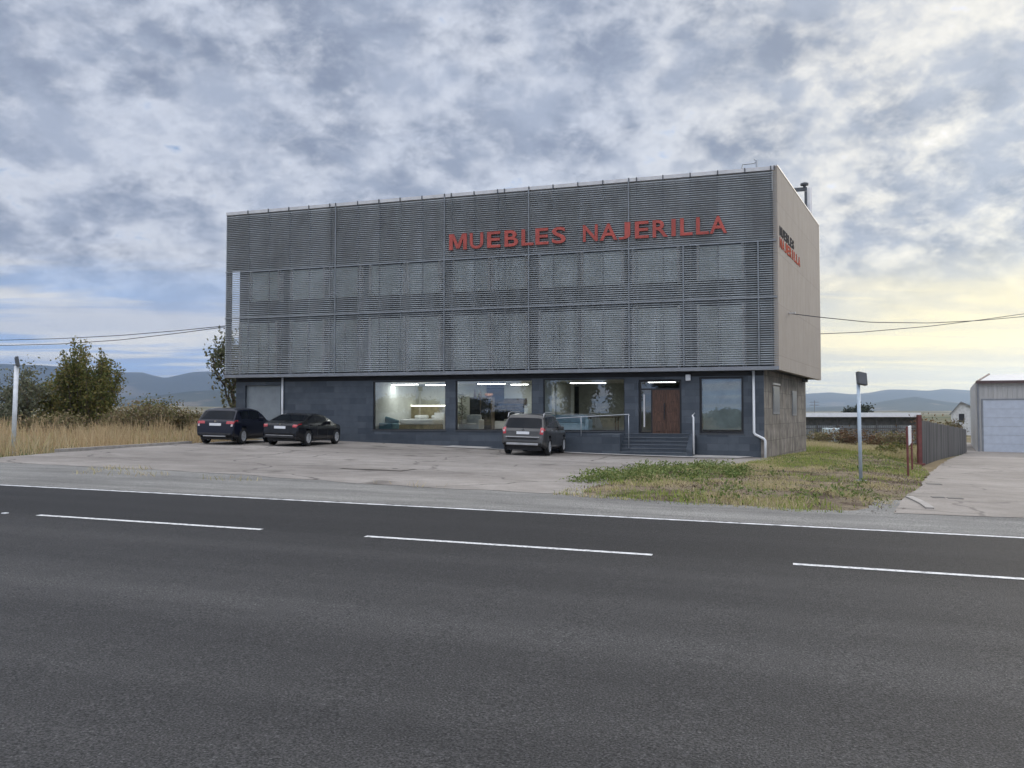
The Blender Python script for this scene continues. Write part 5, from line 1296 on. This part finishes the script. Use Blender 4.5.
streak = nz_(P2, .9, 6, .58, (2, 9, 0), .35, (.45, 1.1, 1), R(-16)); bands = nz_(P2, .55, 5, .5, (5, 1, 0), .2, (.4, 1.2, 1), R(-16))
val = mth('ADD', mth('ADD', mth('MULTIPLY', big, 0.36), mth('MULTIPLY', mid, 0.66)), mth('MULTIPLY', fine, 0.43))   # ~ .66 mean
cover = sstep(val, 0.52, 0.62)                          # cloud mask
core = sstep(val, 0.565, 0.82)                           # thick, grey cores
low = sstep(Z, .07, .20)                              # 0 near the horizon
def cmix(f, a, b, typ='MIX'):
    m = node(nt, 'ShaderNodeMix', data_type='RGBA', blend_type=typ)
    for s_, v in ((m.inputs[0], f), (m.inputs[6], a), (m.inputs[7], b)):
        if isinstance(v, (int, float)): s_.default_value = v
        elif isinstance(v, tuple): s_.default_value = c4(v)
        else: lk(v, s_)
    return m.outputs[2]
dp = node(nt, 'ShaderNodeVectorMath', operation='DOT_PRODUCT'); lk(D, dp.inputs[0]); dp.inputs[1].default_value = sdir
dl = node(nt, 'ShaderNodeVectorMath', operation='DOT_PRODUCT'); lk(D, dl.inputs[0]); dl.inputs[1].default_value = (math.sin(R(44)), math.cos(R(44)), 0)
near = sstep(dp.outputs['Value'], .80, 1.0); warm = sstep(dl.outputs['Value'], .80, .98)
blue = cmix(.5, sky.outputs[0], (2.2, 3.8, 7.0))
edge = cmix(near, (6.0, 6.3, 7.0), (8.6, 8.2, 7.3)); dark = cmix(near, (2.65, 3.05, 4.0), (3.2, 3.5, 4.15))
tone = sstep(nz_(P, 5.5, 7, .62, (4, 8, 0), .2), .36, .64); cloud = cmix(core, edge, cmix(tone, cmix(1.0, dark, (.82, .84, .86), 'MULTIPLY'), cmix(1.0, dark, (1.32, 1.30, 1.24), 'MULTIPLY')))
hi = cmix(cover, blue, cloud)
# low sky: smooth stratus with long streaks
st_f = sstep(streak, .43, .58); bd_f = sstep(bands, .46, .62)
lo_l = cmix(mth('MULTIPLY', bd_f, .5), cmix(st_f, (3.1, 4.7, 7.6), (8.2, 8.0, 7.6)), (3.7, 4.3, 5.7)); lo_r = cmix(mth('MULTIPLY', bd_f, .35), cmix(st_f, (11.0, 9.3, 4.7), (13.5, 11.2, 5.0)), (8.6, 7.4, 4.6))
lo_ = cmix(warm, lo_l, lo_r)
col = cmix(mth('ADD', low, mth('MULTIPLY', mth('SUBTRACT', mid, .5), .5), clamp=True), lo_, hi)
zen = sstep(Z, .45, .80, 1.0, 3.5); bck = sstep(mth('MULTIPLY', Y, -1), .05, .6, 1.0, 1.45)
vm_ = node(nt, 'ShaderNodeVectorMath', operation='SCALE'); lk(col, vm_.inputs[0]); lk(mth('MULTIPLY', zen, bck), vm_.inputs['Scale'])
lk(cmix(sstep(Z, .45, .8), vm_.outputs[0], cmix(1.0, vm_.outputs[0], (1.08, 1.0, .90), 'MULTIPLY')), bg.inputs['Color']); bg.inputs['Strength'].default_value = .1
wd_.cycles.sampling_method = 'MANUAL'; wd_.cycles.sample_map_resolution = 512
# ------------------------------------------------------------------ render settings
vs = scene.view_settings; vs.view_transform = 'Standard'; vs.look = 'None'; vs.gamma = 1; vs.exposure = .20; vs.use_curve_mapping = False
scene.render.engine = 'CYCLES'; cy = scene.cycles
cy.max_bounces = 6; cy.diffuse_bounces = 3; cy.glossy_bounces = 3; cy.transparent_max_bounces = 12; cy.volume_bounces = 1; cy.caustics_reflective = False; cy.caustics_refractive = False
cy.use_denoising = True; cy.sample_clamp_indirect = 4
